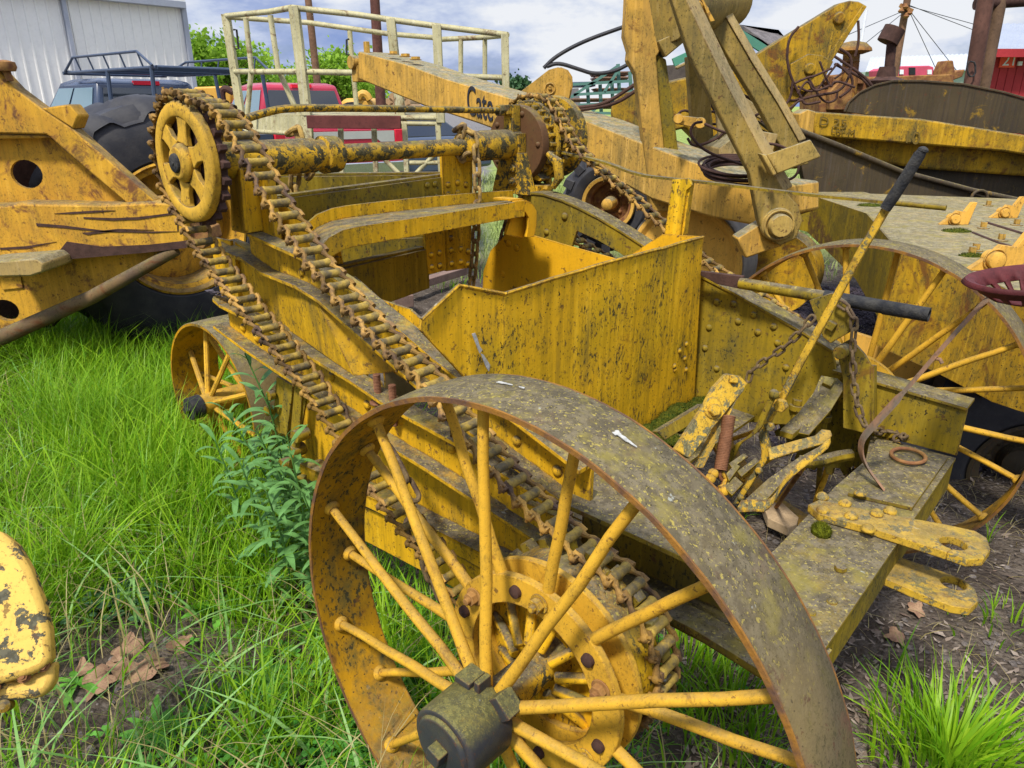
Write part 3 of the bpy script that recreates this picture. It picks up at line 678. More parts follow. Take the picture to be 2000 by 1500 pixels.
flat_ = [q_ for row in V2 for q_ in row]; nf_ = len(flat_); nc_ = cols_ + 1; ff_ = []
for r_ in range(rows_):
    for q_ in range(cols_): i_ = r_ * nc_ + q_; ff_ += [(i_, i_ + 1, i_ + nc_ + 1, i_ + nc_), (nf_ + i_, nf_ + i_ + nc_, nf_ + i_ + nc_ + 1, nf_ + i_ + 1)]
for q_ in range(cols_): ff_ += [(q_, nf_ + q_, nf_ + q_ + 1, q_ + 1)]
for r_ in range(rows_): i_ = r_ * nc_ + cols_; ff_ += [(i_, nf_ + i_, nf_ + i_ + nc_, i_ + nc_)]
b.add(flat_ + [q_ + th for q_ in flat_], ff_)
TOPE = V2[0]
WT = .56                                                        # left wing runs back along the frame
tl = stz(fr_[0])[1]
# left wing is set square to the view of the wall: from the fold out to the side rail
wing = [M(sv_, tl, stz(fr_[0])[2]), M(sv_ - .045, tl - .13, 1.235), M(sv_ - .02, tl - .21, 1.165), M(sv_, tl - .2, .98), M(sv_, tl, .75)]
b.prism([PS(-.425, 983, 573), PS(-.44, 896, 557), PS(-.45, 824, 624), PS(-.45, 822, 645), PS(-.43, 915, 745), PS(-.425, 990, 800)], th)
b.tube([q_ + F * .001 for q_ in TOPE], .0045, 6); b.tube([PS(-.44, 824, 624), PS(-.44, 896, 557), PS(-.424, 983, 573)], .0045, 6)
for p in [(1327,685),(1340,672),(1337,700),(1317,715),(1340,722),(1318,722)]: b.dome(PS(sv_, *p), F, .010, .007)
b.build('scoop_front', sm, SC)
b = MB()                                                        # right wing and inner far side
b.prism([M(sv_ - .005, 1.50, 1.19), M(sv_ - .005, 1.50, .6), M(-.9, 1.52, .6), PT(1.52, 1237, 512), PT(1.51, 1236, 495), PT(1.5, 1293, 458)], A * .008)
b.prism(pt(1.46, [(942,575),(944,530),(958,490),(990,455),(1010,451),(1120,483),(1225,512),(1300,580),(1250,640),(1000,640)]), A * .008)
for p in [(993,475),(1009,484),(982,535)]: b.dome(PT(1.46, *p), -A, .014, .004)
b.build('scoop_side', MAT['inner'], SC)
b = MB()                                                        # low left wing behind the rail
b.prism(pt(.53, [(690,540),(740,585),(800,604),(823,625),(825,690),(760,650),(700,590)]), A * .008)
b.build('scoop_side', sm, SC)
b = MB(); b.prism([M(-.41, .6, .60), M(-.41, 1.56, .60), M(-.2, 1.56, .585), M(-.2, .6, .585)], Z * -.01); b.beam(M(-.30, .5, .56), M(-.30, 1.56, .56), .12, .05); b.build('floor_plate', om, SC)
b = MB()                                                        # stretcher post standing behind the scoop's right corner
b.prism([PT(1.52, *p) for p in [(1297,458),(1313,350),(1345,348),(1352,362),(1340,372),(1328,460)]], A * .012)
b.band([PT(1.53, 1345, 350), PT(1.53, 1330, 460)], [PT(1.60, 1352, 352), PT(1.60, 1338, 456)], F * .01)
b.build('upright_bracket', sm, SC, .002)
b = MB()                                                        # long flat strap running over to the neighbouring bracket
sp = smooth_path([M(-1.20, 1.70, 1.425), PT(1.66, 1180, 315), PT(1.62, 1240, 340), PT(1.58, 1310, 348), PT(1.56, 1400, 357), PT(1.54, 1560, 377), PT(1.52, 1700, 390), PT(1.5, 1840, 404)], 2)
b.band(sp, [p + A * .03 for p in sp], Z * -.008); b.tube([PT(1.5, 1745, 396), PT(1.5, 1848, 406)], .008, 10)
b.build('long_strap', om, SC)
MAT['pipe'] = MAT['black']
b = MB(); b.tube([PT(1.5, 1445, 553), PT(1.5, 1625, 582)], .0185, 20); b.build('lever_socket_pipe', om, SC, .001)
b = MB(); b.tube([PT(1.5, 1610, 579), PT(1.5, 1815, 615)], .020, 20, False); b.lathe(PT(1.5, 1815, 615), F, [(0, .014), (0, .02), (-.12, .02), (-.12, .014)], 20); b.build('lever_handle_pipe', MAT['black'], SC)
b = MB(); b.prism(pt(1.5, [(1350,528),(1450,540),(1447,565),(1400,555)]), A * .02); b.build('pipe_wedge', MAT['darkrust'], SC, .002)
# ---------------------------------------------------------------- levers, spring, hitch chain, seat
VN = (-A * .35 + F * .75 + Z * .35).normalized()
def PN(p0, px, py, n=VN): return onplane(p0, n, px, py)
q0 = M(-.12, 1.0, .75)
def plate(b, base, pts, th, n=VN): return b.prism([PN(base, *p, n) for p in pts], n * -th)
b = MB(); plate(b, q0, [(1419,729),(1446,734),(1459,747),(1452,765),(1434,785),(1394,835),(1347,896),(1318,878),(1376,790),(1394,756)], .016)
b.band([PN(q0, 1459, 748), PN(q0, 1436, 785), PN(q0, 1372, 915)], [PN(q0, 1459, 748) - VN * .04, PN(q0, 1436, 785) - VN * .045, PN(q0, 1372, 915) - VN * .05], A * .008)
b.solid(PN(q0, 1392, 797), VN, [(0, .032), (.005, .03)], 20); b.nut(PN(q0, 1391, 801) , VN, .019, .018); b.nut(PN(q0, 1430, 741), VN, .016, .014, 4, .5)
b.build('rocker_arm', MAT['patch'], SC, .003)
b = MB(); q1 = M(-.22, .95, .66)
b.band([PN(q1, 1284, 842), PN(q1, 1374, 788)], [PN(q1, 1299, 860), PN(q1, 1378, 812)], VN * -.008); b.band([PN(q1, 1284, 842), PN(q1, 1374, 788)], [PN(q1, 1284, 842) - VN * .03, PN(q1, 1374, 788) - VN * .03], Z * -.006)
b.build('angle_bar', MAT['olive'], SC, .002)
b = MB(); a, c = PN(q0, 1424, 812), PN(q0, 1407, 918); pts = []; N = 34; uu, ww = frame_of(c - a)
for i in range(N * 10 + 1):
    k = i / (N * 10); pts.append(a.lerp(c, k) + (uu * math.cos(2 * math.pi * N * k) + ww * math.sin(2 * math.pi * N * k)) * .0165)
b.tube(pts, .0027, 6); b.cyl(a, c, .0125, 12); b.tube([c, c + Vector((0, 0, -.02)), c + Vector((.012, 0, -.035)), c + Vector((.008, 0, -.055)), c + Vector((-.008, 0, -.06))], .0055, 8)
b.build('coil_spring', simple('rusty_spring', (.21, .09, .04), .35, .7, 30, .3), SC)
qL = M(0, 1.25, .8)
b = MB(); tL = 1.22                                             # long hand lever: flat bar below, round grip above
g = [(1803,292),(1795,304),(1770,345),(1745,384),(1729,408)]
b.tube([PT(tL, *p) for p in g], [.010, .0135, .014, .0145, .0135], 16); b.dome(PT(tL, 1803, 293), Z + F * .3, .0125, .008)
grip = b.build('lever_grip', MAT['black'], SC)
b = MB(); ln = [(1733,402),(1680,492),(1600,640),(1560,712),(1522,786)]
P = [PT(tL, *p) for p in ln]; sd_ = F * .6 + Z * .35
b.band([p - sd_ * .022 for p in P], [p + sd_ * .022 for p in P], A * .014)
b.band([p - sd_ * .022 for p in P], [p - sd_ * .022 + A * .03 for p in P], sd_ * .006)
b.build('hand_lever', MAT['bar'], SC, .002)
b = MB()
P = smooth_path([PT(tL, *p) for p in [(1528,765),(1505,810),(1488,845),(1491,862),(1496,885),(1488,905),(1462,945),(1436,985)]], 1)
b.band([p - sd_ * .020 for p in P], [p + sd_ * .020 for p in P], A * .016); b.nut(PT(tL, 1528, 790), -A, .020, .02); b.nut(PT(tL, 1506, 832), -A, .014, .014); b.nut(PT(tL, 1484, 918), -A, .012, .012); b.dome(PT(tL, 1447, 972), -A, .012)
b.build('lever_foot', MAT['patch'], SC, .002)
b = MB(); tM = 1.17
P = smooth_path([PT(tM, *p) for p in [(1512,768),(1490,815),(1480,840),(1462,855),(1440,868),(1432,885),(1422,905)]], 1)
b.band([p - sd_ * .020 for p in P], [p + sd_ * .016 for p in P], A * .012); b.dome(PT(tM, 1512, 770), -A, .016)
b.build('lever_strap', MAT['olive'], SC, .002)
b = MB(); q2 = M(.05, 1.42, .72); n2 = (-A * .5 + F * .3 + Z * .7).normalized()
plate(b, q2, [(1604,733),(1636,739),(1652,754),(1624,800),(1580,850),(1525,838),(1560,805),(1590,765)], .02, n2); b.nut(PN(q2, 1616, 750, n2), n2, .02, .018, 4, .3)
b.box(PN(q2, 1545, 842, n2), F * .02, A * .04, Z * .01)
for p in [(1558,790),(1609,810)]:
    c = PZ(.66, *p); b.solid(c, Z, [(-.08, .016), (-.02, .016), (-.02, .026), (0, .026), (0, .012), (.012, .012)], 14); b.nut(c, Z, .02, .02)
b.build('flat_link', MAT['olive'], SC, .002)
b = MB(); q3 = M(.12, 1.2, .62)
plate(b, q3, [(1500,875),(1560,858),(1592,850),(1605,838),(1622,840),(1626,850),(1612,865),(1560,880),(1504,898)], .012, n2)
b.build('flat_link', MAT['patch'], SC, .002)
b = MB(); plate(b, M(.14, 1.1, .55), [(1456,975),(1500,935),(1560,893),(1600,872),(1590,895),(1540,930),(1486,990)], .014, n2)
plate(b, M(.1, 1.0, .56), [(1423,905),(1452,885),(1462,891),(1430,915)], .012, n2); plate(b, M(.1, 1.0, .56), [(1440,920),(1476,893),(1483,902),(1448,932)], .012, n2); plate(b, M(.1, 1.0, .56), [(1418,925),(1437,905),(1446,910),(1424,940)], .02, n2)
plate(b, M(.1, .98, .53), [(1412,950),(1436,930),(1452,944),(1430,968)], .02, n2)
b.build('flat_link', MAT['olive'], SC, .002)
b = MB(); P = smooth_path([PN(M(.25, 1.1, .5), *p) for p in [(1440,990),(1470,988),(1495,990),(1513,968),(1527,940),(1554,914),(1576,898),(1616,866)]], 1)
b.band(P, [p + Z * .012 + A * .02 for p in P], Z * -.016 + F * .004); bb_ = MB(); bb_.cyl(PZ(.05, 1515, 992), PZ(.5, 1562, 922), .008); bb_.build('push_rod', MAT['rusty'], SC)
bb_ = MB(); bb_.cyl(PZ(.05, 1596, 975), PZ(.5, 1606, 870), .010); bb_.build('push_rod', MAT['olive'], SC)
bb_ = MB(); bb_.prism([PZ(.06, *p) for p in [(1486,975),(1502,958),(1560,1010),(1556,1024),(1540,1030),(1500,1012)]], Z * -.04); bb_.build('foot_block', simple('weathered_plank', (.42, .30, .17), .3, .9, 14, .4), SC, .003)
b.build('bent_strap', MAT['patch'], SC, .002)
b = MB(); b.tube(smooth_path([PZ(.55, *p) for p in [(1560,900),(1590,905),(1630,893),(1662,888)]], 1), .02, 8)
b.build('cross_rod', MAT['olive'], SC, .002)
b = MB(); b.tube([PN(q0, *p) for p in [(1410,920),(1418,935),(1413,948),(1405,952)]], .006, 8)
for p in [(1391,925),(1412,958),(1386,934)]: b.solid(PN(q0, *p), VN, [(-.01, .008), (0, .015), (.012, .013), (.016, .006)], 12)
b.build('hook', MAT['spoke'], SC)
b = MB(); tr = 1.5                                              # riser and pivot plate for the pipe
b.prism(pt(tr, [(1628,680),(1661,662),(1688,692),(1700,712),(1701,839),(1686,846),(1646,836),(1646,740),(1637,700)]), A * .012)
b.band([PT(tr, 1700, 712), PT(tr, 1701, 839)], [PT(1.56, 1706, 712), PT(1.56, 1707, 835)], F * .01)
b.build('riser_plate', MAT['olive'], SC, .002)
b = MB(); b.prism(pt(1.44, [(1580,587),(1625,572),(1652,590),(1668,626),(1658,650),(1622,671),(1607,659),(1600,640)]), A * .014)
b.nut(PT(1.44, 1625, 635), -A, .018, .016, 4, .4); b.cyl(PT(1.44, 1640, 690), PT(1.44, 1640, 690) + A * .05, .02)
b.build('pivot_plate', MAT['olive'], SC, .002)
def loose_chain(name, path, pitch=.034, W=.026, r=.0042, side=None, mat=None, parent=None):
    root = None; P = resample(path, pitch)
    for i in range(len(P) - 1):
        d = P[i + 1] - P[i]; sdv = side or F; wi = sdv if i % 2 == 0 else d.cross(sdv); wi = wi.normalized() + Vector((random.uniform(-.35, .35), random.uniform(-.35, .35), random.uniform(-.2, .2)))
        b = MB(); b.link((P[i] + P[i + 1]) / 2, d, wi, d.length + 3.2 * r, W, r)
        o = b.build(name if root is None else 'chain_link', mat or MAT['darkrust'], SC if root is None else root)
        if root is None: root = o
    return root
dc = simple('old_link_chain', (.16, .11, .05), .5, .8, 30, .4, .3, 0, (.07, .045, .03))
loose_chain('hitch_chain', smooth_path(pt(1.42, [(1589,618),(1560,652),(1529,682),(1500,700),(1478,716),(1462,730),(1461,745)]), 1), mat=dc)
loose_chain('hitch_chain', smooth_path(pt(1.42, [(1636,590),(1660,604),(1670,625),(1665,675),(1667,740),(1672,780),(1680,815),(1690,832)]), 1) + [PZ(.66, 1712, 843), PZ(.65, 1735, 842)], mat=dc)
rng2 = random.Random(3); hp = [PZ(.66, 1735, 842)]
for k in range(9): hp.append(PZ(.645 + .012 * rng2.random(), 1745 + 30 * rng2.random(), 838 + 22 * rng2.random()))
loose_chain('hitch_chain', hp, mat=dc)
b = MB(); rc = PZ(.645, 1774, 890); b.ring(rc, Z, .052, .0055, 36, 8, F, .85); b.build('steel_ring', MAT['rusty'], SC)
cg = simple('crusted_chain', (.42, .27, .07), .5, .8, 30, .4, .3, 0, (.12, .08, .045))
loose_chain('lifting_chain', pt(.66, [(566,262),(578,248),(590,262),(585,300),(578,330),(574,365),(577,395)]), .056, .045, .0085, A, cg)
loose_chain('lifting_chain', pt(.70, [(606,300),(612,325),(606,350),(600,345)]), .05, .04, .008, A, cg)
loose_chain('lifting_chain', pt(1.31, [(905,248),(925,262),(930,300),(932,345),(932,400),(930,450),(927,500),(922,545),(918,590)]), .05, .04, .007, A, cg)
loose_chain('lifting_chain', pt(1.29, [(890,255),(905,245),(895,290),(905,315),(915,300)]), .045, .04, .008, A, cg)
loose_chain('lifting_chain', [PT(1.5, 995, 415), PT(1.5, 985, 450), PT(1.5, 978, 480)], .04, .035, .007, A, dc)
# link chain hanging behind the big wheel
loose_chain('safety_chain', pt(.30, [(752,868),(768,890),(785,925),(812,975)]), .055, .042, .007, A, dc)
loose_chain('safety_chain', pt(.30, [(800,1015),(812,1050),(828,1090),(840,1125),(858,1170)]), .055, .042, .007, A, dc)
# seat on its spring
b = MB(); ts = 1.2
P = smooth_path([PT(ts, *p) for p in [(1722,955),(1703,930),(1688,908),(1679,884),(1682,860),(1700,838),(1760,773),(1799,728),(1835,686),(1910,602),(1935,580),(1949,573),(1975,577),(2010,585)]], 2)
n = len(P); wd = [(.016 if i < n * .45 else .0085) for i in range(n)]
sdw = (F * .5 - A * .6).normalized()
b.band([p - sdw * w for p, w in zip(P, wd)], [p + sdw * w for p, w in zip(P, wd)], A * .008 + Z * .004); b.tube([PT(ts, 1826, 700), PT(ts, 1836, 702), PT(ts, 1840, 710)], .005, 8)
b.build('seat_spring', simple('seat_spring_steel', (.26, .14, .075), .5, .8, 12, .4, .3, 0, (.13, .11, .08)), SC, .001)
b = MB(); sc = PT(ts, 2022, 548); n = 48; rings = [(.02, -.05), (.045, -.048), (.072, -.039), (.096, -.022), (.112, 0), (.122, .004), (.126, -.003)]
v = []; f = []
for r, h in rings:
    for k in range(n):
        a = 2 * math.pi * k / n; rr = r * (1 + .12 * math.cos(2 * a)); v.append(sc + X * rr * math.cos(a) + Y * rr * math.sin(a) + Z * (h + .02 * math.cos(a) * (r / .17)))
for i in range(len(rings) - 1):
    for k in range(n):
        if i in (1, 2) and k % 3 != 0: continue
        f.append((i * n + k, i * n + (k + 1) % n, (i + 1) * n + (k + 1) % n, (i + 1) * n + k))
f.append(tuple(range(n))); b.add(v, f)
o = b.build('seat_pan', MAT['seat'], SC, 0, 60, rec=False); m = o.modifiers.new('Solidify', 'SOLIDIFY'); m.thickness = .006
# two threaded studs, moss and flakes on the scraper
b = MB()
for p in ((738, 770), (768, 791)):
    c = PT(.385, *p); b.cyl(c - Z * .06, c + Z * .058, .0095, 12)
    for k in range(18): b.solid(c + Z * (.056 - k * .0042), Z, [(-.0015, .009), (0, .0112), (.0015, .009)], 12)
    b.nut(c - Z * .022, Z, .019, .022); b.solid(c - Z * .022, Z, [(-.004, .024), (.001, .024)], 16)
b.build('threaded_stud', simple('rusty_spring2', (.27, .12, .06), .4, .8, 30, .4), SC, .001)
def lump(b, c, rx, ry, rz, seed=0, n=14):
    v = []; f = []
    for i in range(n + 1):
        for k in range(2 * n):
            th_, ph = math.pi * i / n, math.pi * k / n; d = Vector((math.sin(th_) * math.cos(ph), math.sin(th_) * math.sin(ph), math.cos(th_)))
            q = 1 + .22 * noise.noise(d * 2.5 + Vector((seed, 0, 0))); v.append(c + Vector((d.x * rx, d.y * ry, d.z * rz)) * q)
    for i in range(n):
        for k in range(2 * n): f.append((i * 2 * n + k, i * 2 * n + (k + 1) % (2 * n), (i + 1) * 2 * n + (k + 1) % (2 * n), (i + 1) * 2 * n + k))
    return b.add(v, f)
def fuzz(b, c, rx, ry, rz, n, l, rg):
    for _ in range(n):
        d = Vector((rg.gauss(0, 1), rg.gauss(0, 1), abs(rg.gauss(0, 1)))).normalized(); p = c + Vector((d.x * rx, d.y * ry, d.z * rz)); e = (d + Vector((rg.uniform(-.5, .5), rg.uniform(-.5, .5), rg.uniform(0, .5)))).normalized() * l * rg.uniform(.5, 1.2); s_ = d.cross(Vector((rg.random(), rg.random(), rg.random()))).normalized() * l * .12
        b.add([p - s_, p + s_, p + e], [(0, 1, 2)])
rg = random.Random(5)
b = MB(); c = PZ(.63, 1604, 1037); lump(b, c, .022, .026, .018, 1); fuzz(b, c, .022, .026, .018, 900, .006, rg); tag(b.build('moss_clump', simple('yellow_moss', (.13, .14, .008), .5, .95, 90, 1, .1, 0, (.05, .06, .006)), None), 'rounded yellow-green moss clump sitting on the flat front beam beside the drawbar', 'moss')
b = MB()
for k in range(26):
    t_ = 1.02 + .5 * rg.random(); s_ = -.40 + .13 * rg.random(); cc_ = M(s_, t_, .615); lump(b, cc_, .035, .035, .02, k, 8); fuzz(b, cc_, .035, .035, .02, 160, .009, rg)
tag(b.build('moss_clump', MAT['moss'], None), 'dark green moss bank along the foot of the scoop front', 'moss', kind=None)
b = MB(); fz_ = rg
for k in range(22):
    c = PT(.38, 408 + 34 * rg.random(), 566 + 22 * rg.random()); c.z = 1.012 + .01 * rg.random(); a = rg.random() * 3
    pts = [c + Vector((math.cos(a + q * 1.26) * rg.uniform(.008, .018), math.sin(a + q * 1.26) * rg.uniform(.008, .018), rg.uniform(-.002, .004))) for q in range(5)]; b.add(pts, [tuple(range(5))])
tag(b.build('bark_flakes', simple('bark_flakes', (.07, .06, .07), .4, .9, 40), None, smooth=False), 'little heap of dark flakes on the left rear nose of the scraper rail', 'debris', kind='stuff')
# bird droppings are marks in the paint: thin splats lying on the surfaces
wp = simple('bird_dropping', (.46, .45, .40), .35, .9, 120)
b = MB()
for pl, base in (([(921,652),(927,650),(932,662),(936,676),(941,683),(936,690),(929,672)], 0), ([(938,690),(943,692),(956,712),(954,725),(948,716)], 0)):
    b.prism([PS(sv_ + .001, *p) for p in pl], F * .002)
b.build('bird_dropping', wp, SC)
for (px, py, L_, W_) in ((1205, 852, .008, .006), (1224, 864, .014, .0035), (985, 768, .016, .003), (1020, 771, .006, .002)):
    q_ = stz(PT(.085, px, py)); a0_ = math.atan2(q_[2] - .581, q_[0]); b = MB(); n_ = 16; ctr = None; ring_ = []
    for k in range(n_):
        a = 2 * math.pi * k / n_; rr_ = 1 + .3 * math.sin(3 * a + px) + .15 * math.sin(7 * a); aa = a0_ + L_ * math.cos(a) * rr_ / .585; tt_ = .085 + W_ * math.sin(a) * rr_ + .0
        ring_.append(C0 + (F * math.cos(aa) + Z * math.sin(aa)) * .5868 + A * tt_)
    b.prism(ring_, (F * math.cos(a0_) + Z * math.sin(a0_)) * .0012); b.build('bird_dropping', wp, rim)
# ================================================================ other machines
MAT['tan'] = paint('tan_yellow_paint', base=(.56, .31, .05), tint=(.36, .22, .05), dirt=.45, top=.95, rust=.1, speck=.5, streak=.6, topcol=(.14, .13, .09))
MAT['leg2'] = paint('faded_leg_paint', base=(.42, .28, .07), tint=(.30, .21, .06), dirt=.5, top=.9, rust=.1, speck=.5, streak=.4, topcol=(.16, .14, .09))
MAT['leg'] = paint('grimed_leg_paint', base=(.30, .20, .045), tint=(.17, .125, .04), dirt=.7, top=.9, rust=.1, speck=.7, streak=.5, topcol=(.16, .14, .09))
MAT['tanclean'] = paint('fresh_yellow_paint', base=(.66, .36, .06), tint=(.6, .33, .06), dirt=.1, top=.35, rust=.12, speck=.25, streak=.2)
MAT['deck'] = paint('weathered_deck_paint', base=(.40, .27, .09), tint=(.22, .17, .08), dirt=.4, top=1.0, rust=.05, speck=.6, streak=.3, topcol=(.145, .125, .075))
MAT['grime'] = paint('black_grimed_paint', base=(.07, .052, .028), tint=(.045, .036, .024), dirt=.4, top=.5, rust=.35, speck=.3, streak=.5, dirtcol=(.03, .025, .018), rustcol=(.36, .21, .015))
MAT['mix'] = paint('patchy_yellow_paint', base=(.46, .26, .014), tint=(.19, .12, .02), dirt=.8, top=.8, rust=.6, speck=.9, streak=.8)
MAT['scr'] = paint('scratched_yellow_paint', base=(.58, .31, .03), tint=(.40, .20, .03), dirt=.35, top=.6, rust=.58, speck=.5, streak=.4, rustcol=(.10, .035, .03))
MAT['cream'] = paint('cream_paint', base=(.50, .455, .25), tint=(.40, .36, .19), dirt=.3, top=.3, rust=.45, speck=.3, streak=.3, sc=.8)
MAT['maroon'] = simple('red_oxide', (.13, .035, .028), .3, .7, 6, .3)
MAT['conc'] = simple('weathered_steel', (.20, .18, .15), .3, .8, 10, .4)
def ptile(b, y, pts, th): return b.prism(PYs(y, pts), Y * th)
def holed(b, y, outer, hole_c, hr, th, n=20):              # plate with one round hole
    c = PY(y, *hole_c); out = PYs(y, outer); r = (PY(y, hole_c[0] + hr[0], hole_c[1]) - c).length; r2 = (PY(y, hole_c[0], hole_c[1] + hr[1]) - c).length
    hole = [c + X * math.cos(2 * math.pi * k / n) * r + Z * math.sin(2 * math.pi * k / n) * r2 for k in range(n)]
    i, j = min(((i, j) for i in range(len(out)) for j in range(n)), key=lambda q: (out[q[0]] - hole[q[1]]).length)
    ar = lambda P: sum(P[a].x * P[(a + 1) % len(P)].z - P[(a + 1) % len(P)].x * P[a].z for a in range(len(P)))
    if ar(out) * ar(hole) > 0: hole.reverse(); j = n - 1 - j
    return b.prism(out[:i + 1] + hole[j:] + hole[:j + 1] + out[i:], Y * th)
def tyre_wheel(root, c, ax, R, W, Rr, lug=0, nl=20, rimmat=None, hubmat=None, holes=0, name='wheel', lh=.04, dish=.08, tread=None):
    """c: centre of the near face; ax points away from the viewer side into the wheel"""
    b = MB(); b.lathe(c, ax, [(.02, Rr), (-.01, Rr + .03), (-.02, Rr + (R - Rr) * .5), (.02, R - .05), (.07, R), (W / 2, R + .01), (W - .07, R), (W - .02, R - .05), (W + .02, Rr + (R - Rr) * .5), (W + .01, Rr + .03), (W - .02, Rr)], 72)
    u, w = frame_of(ax)
    for k in range(lug and nl):
        for sd2 in (0, 1):
            a = 2 * math.pi * (k + .5 * sd2) / nl; da = 2 * math.pi / nl * .55
            P = lambda r, a_, t: c + (u * math.cos(a_) + w * math.sin(a_)) * r + ax * t
            t0, t1 = (-.005, W * .55) if sd2 == 0 else (W + .005, W * .45); s_ = da * .35
            q = []
            for (t, aa) in ((t0, a), (t0 * .7 + t1 * .3, a + da * .25), (t1, a + da * 1.1)):
                q.append((t, aa))
            top = []; 
            for t, aa in q: top += [P(R + lh, aa - s_, t), P(R + lh, aa + s_, t), P(R - .06, aa - s_ * 1.6, t), P(R - .06, aa + s_ * 1.6, t)]
            o = [(0, 4, 5, 1), (0, 2, 6, 4), (1, 5, 7, 3), (4, 8, 9, 5), (4, 6, 10, 8), (5, 9, 11, 7), (0, 1, 3, 2), (8, 10, 11, 9)]
            b.add(top, o)
    t = b.build('tyre', MAT['rubber'], root, .004 if lug else 0)
    b = MB(); b.lathe(c, ax, [(-.005, Rr + .015), (-.012, Rr), (.03, Rr - .02), (.04, Rr - .05), (dish, Rr - .06), (W - .02, Rr - .06), (W - .02, Rr + .01)], 64, False)
    b.solid(c, ax, [(dish + .02, Rr - .055), (dish, Rr - .12), (dish + .03, Rr * .35), (dish - .04, Rr * .3), (dish - .06, Rr * .12)], 40)
    for k in range(8): b.dome(c + (u * math.cos(k * .785) + w * math.sin(k * .785)) * Rr * .5 + ax * (dish + .005), -ax, .02)
    b.build('rim', rimmat or MAT['tan'], root); return t
# --- big scraper on the left
LY = 4.25
S1 = thing('earthmoving_scraper', (-3, 4.5, 0), 'large scratched yellow earthmoving machine frame at the left edge with one bald black tyre', 'earthmover')
m = MAT['scr']; th = .3
b = MB(); b.prism(PYs(LY, [(-200,-20),(-60,80),(0,142),(28,172),(80,211),(143,253),(301,393),(252,402),(170,332),(91,263),(-200,256)]), Y * .10)
ptile(b, LY + .02, [(-200,256),(91,263),(100,270),(-200,275)], .2)
b.prism([PY(LY, 80, 211), PY(LY, 135, 203), PY(LY, 153, 226), PY(LY, 143, 253)], Y * .12)
b.build('sloped_arm', m, S1, .012)
b = MB(); holed(b, LY + .10, [(-200,258),(91,263),(170,330),(258,405),(-200,410)], (52, 340), (31, 27), .02); b.build('web_plate', m, S1)
b = MB(); ptile(b, LY - .03, [(-200,405),(0,400),(40,395),(200,398),(301,393),(361,397),(366,482),(280,492),(150,503),(40,512),(-200,508)], .34); b.build('box_beam', m, S1, .02)
b = MB(); ptile(b, LY - .035, [(130,472),(200,482),(290,478),(364,470),(366,484),(280,494),(150,505),(100,509)], .02)
for l in ([(105,417),(140,414),(190,411),(225,411),(190,415),(140,418)], [(70,436),(120,440),(200,450),(300,452),(348,452),(300,455),(200,453),(120,445),(72,442)], [(163,424),(220,426),(270,424),(350,414),(351,417),(270,429),(220,431),(163,427)], [(345,417),(348,417),(348,451),(346,451)], [(0,484),(50,481),(110,472),(50,486),(0,488)], [(160,455),(230,447),(300,449),(230,451),(170,459)]):
    ptile(b, LY - .034, l, .01)
b.build('scrape_mark', MAT['darkrust'], S1, 0)
b = MB(); holed(b, LY + .08, [(-200,500),(366,480),(300,500),(150,585),(60,640),(0,660),(-200,700)], (10, 606), (27, 20), .04); ptile(b, LY + .07, [(0,543),(40,541),(44,562),(4,566)], .02)
b.build('lower_plate', m, S1)
b = MB(); b.tube([PY(LY - .1, -120, 712), PY(LY - .1, 0, 660), PY(LY - .05, 180, 580), PY(LY, 345, 488)], [.050, .047, .040, .032], 20); b.build('brace_pipe', paint('brace_paint', base=(.16, .10, .045), tint=(.09, .06, .04), dirt=.5, top=.5, rust=.6, speck=.6, streak=.1), S1)
b = MB(); ptile(b, LY - .3, [(-60,515),(70,505),(84,516),(84,532),(60,540),(-60,542)], .3); b.build('step_plate', MAT['deck'], S1, .01)
b = MB(); ptile(b, LY + .02, [(362,395),(378,398),(376,440),(404,447),(410,470),(398,486),(366,484)], .2); b.build('end_bracket', MAT['rusty'], S1, .006)
b = MB(); b.cyl(PY(LY, 10, 130), PY(LY, 20, 158), .018, 12); b.solid(PY(LY, 8, 131), Z, [(-.02, .05), (0, .06), (.025, .055), (.035, .02)], 20); b.build('exhaust_cap', MAT['rusty'], S1)
WX = Vector((-.62, .78, 0)).normalized()
cw = PY(5.0, 352, 448); RT = .835
tyre_wheel(S1, cw, WX, RT - .03, .66, .43, 0, rimmat=MAT['scr'], dish=.24)
u_, w_ = frame_of(WX); v = []; f = []; NA = 220                  # worn scalloped lugs on the shoulders
prof_t = [-.005, .03, .08, .15, .22, .29, .36, .44, .52, .60, .66]; prof_r = [RT - .10, RT - .05, RT - .02, RT, RT + .006, RT + .008, RT + .006, RT, RT - .02, RT - .05, RT - .10]
for i in range(NA):
    a = 2 * math.pi * i / NA
    for j, (t, r) in enumerate(zip(prof_t, prof_r)):
        side_ = 0 if t < .33 else .5; ph = a * 13 / (2 * math.pi) + side_ - abs(t - .33) * 1.4; q = math.sin(2 * math.pi * ph); q = max(-1, min(1, q * 2.2)); amp = .028 * min(1, abs(t - .33) / .12)
        v.append(cw + (u_ * math.cos(a) + w_ * math.sin(a)) * (r + q * amp - amp * .4) + WX * t)
nj = len(prof_t)
for i in range(NA):
    for j in range(nj - 1): i2 = (i + 1) % NA; f.append((i * nj + j, i2 * nj + j, i2 * nj + j + 1, i * nj + j + 1))
b = MB(); b.add(v, f); b.build('tread', MAT['rubber'], S1, 0, 60)
b = MB(); ptile(b, LY + .42, [(-260,200),(60,225),(200,330),(250,470),(100,640),(-260,640)], .05); b.build('dark_hole_backing', MAT['darkrust'], S1)  # added dark sheet, makes the web plate hole look black inside
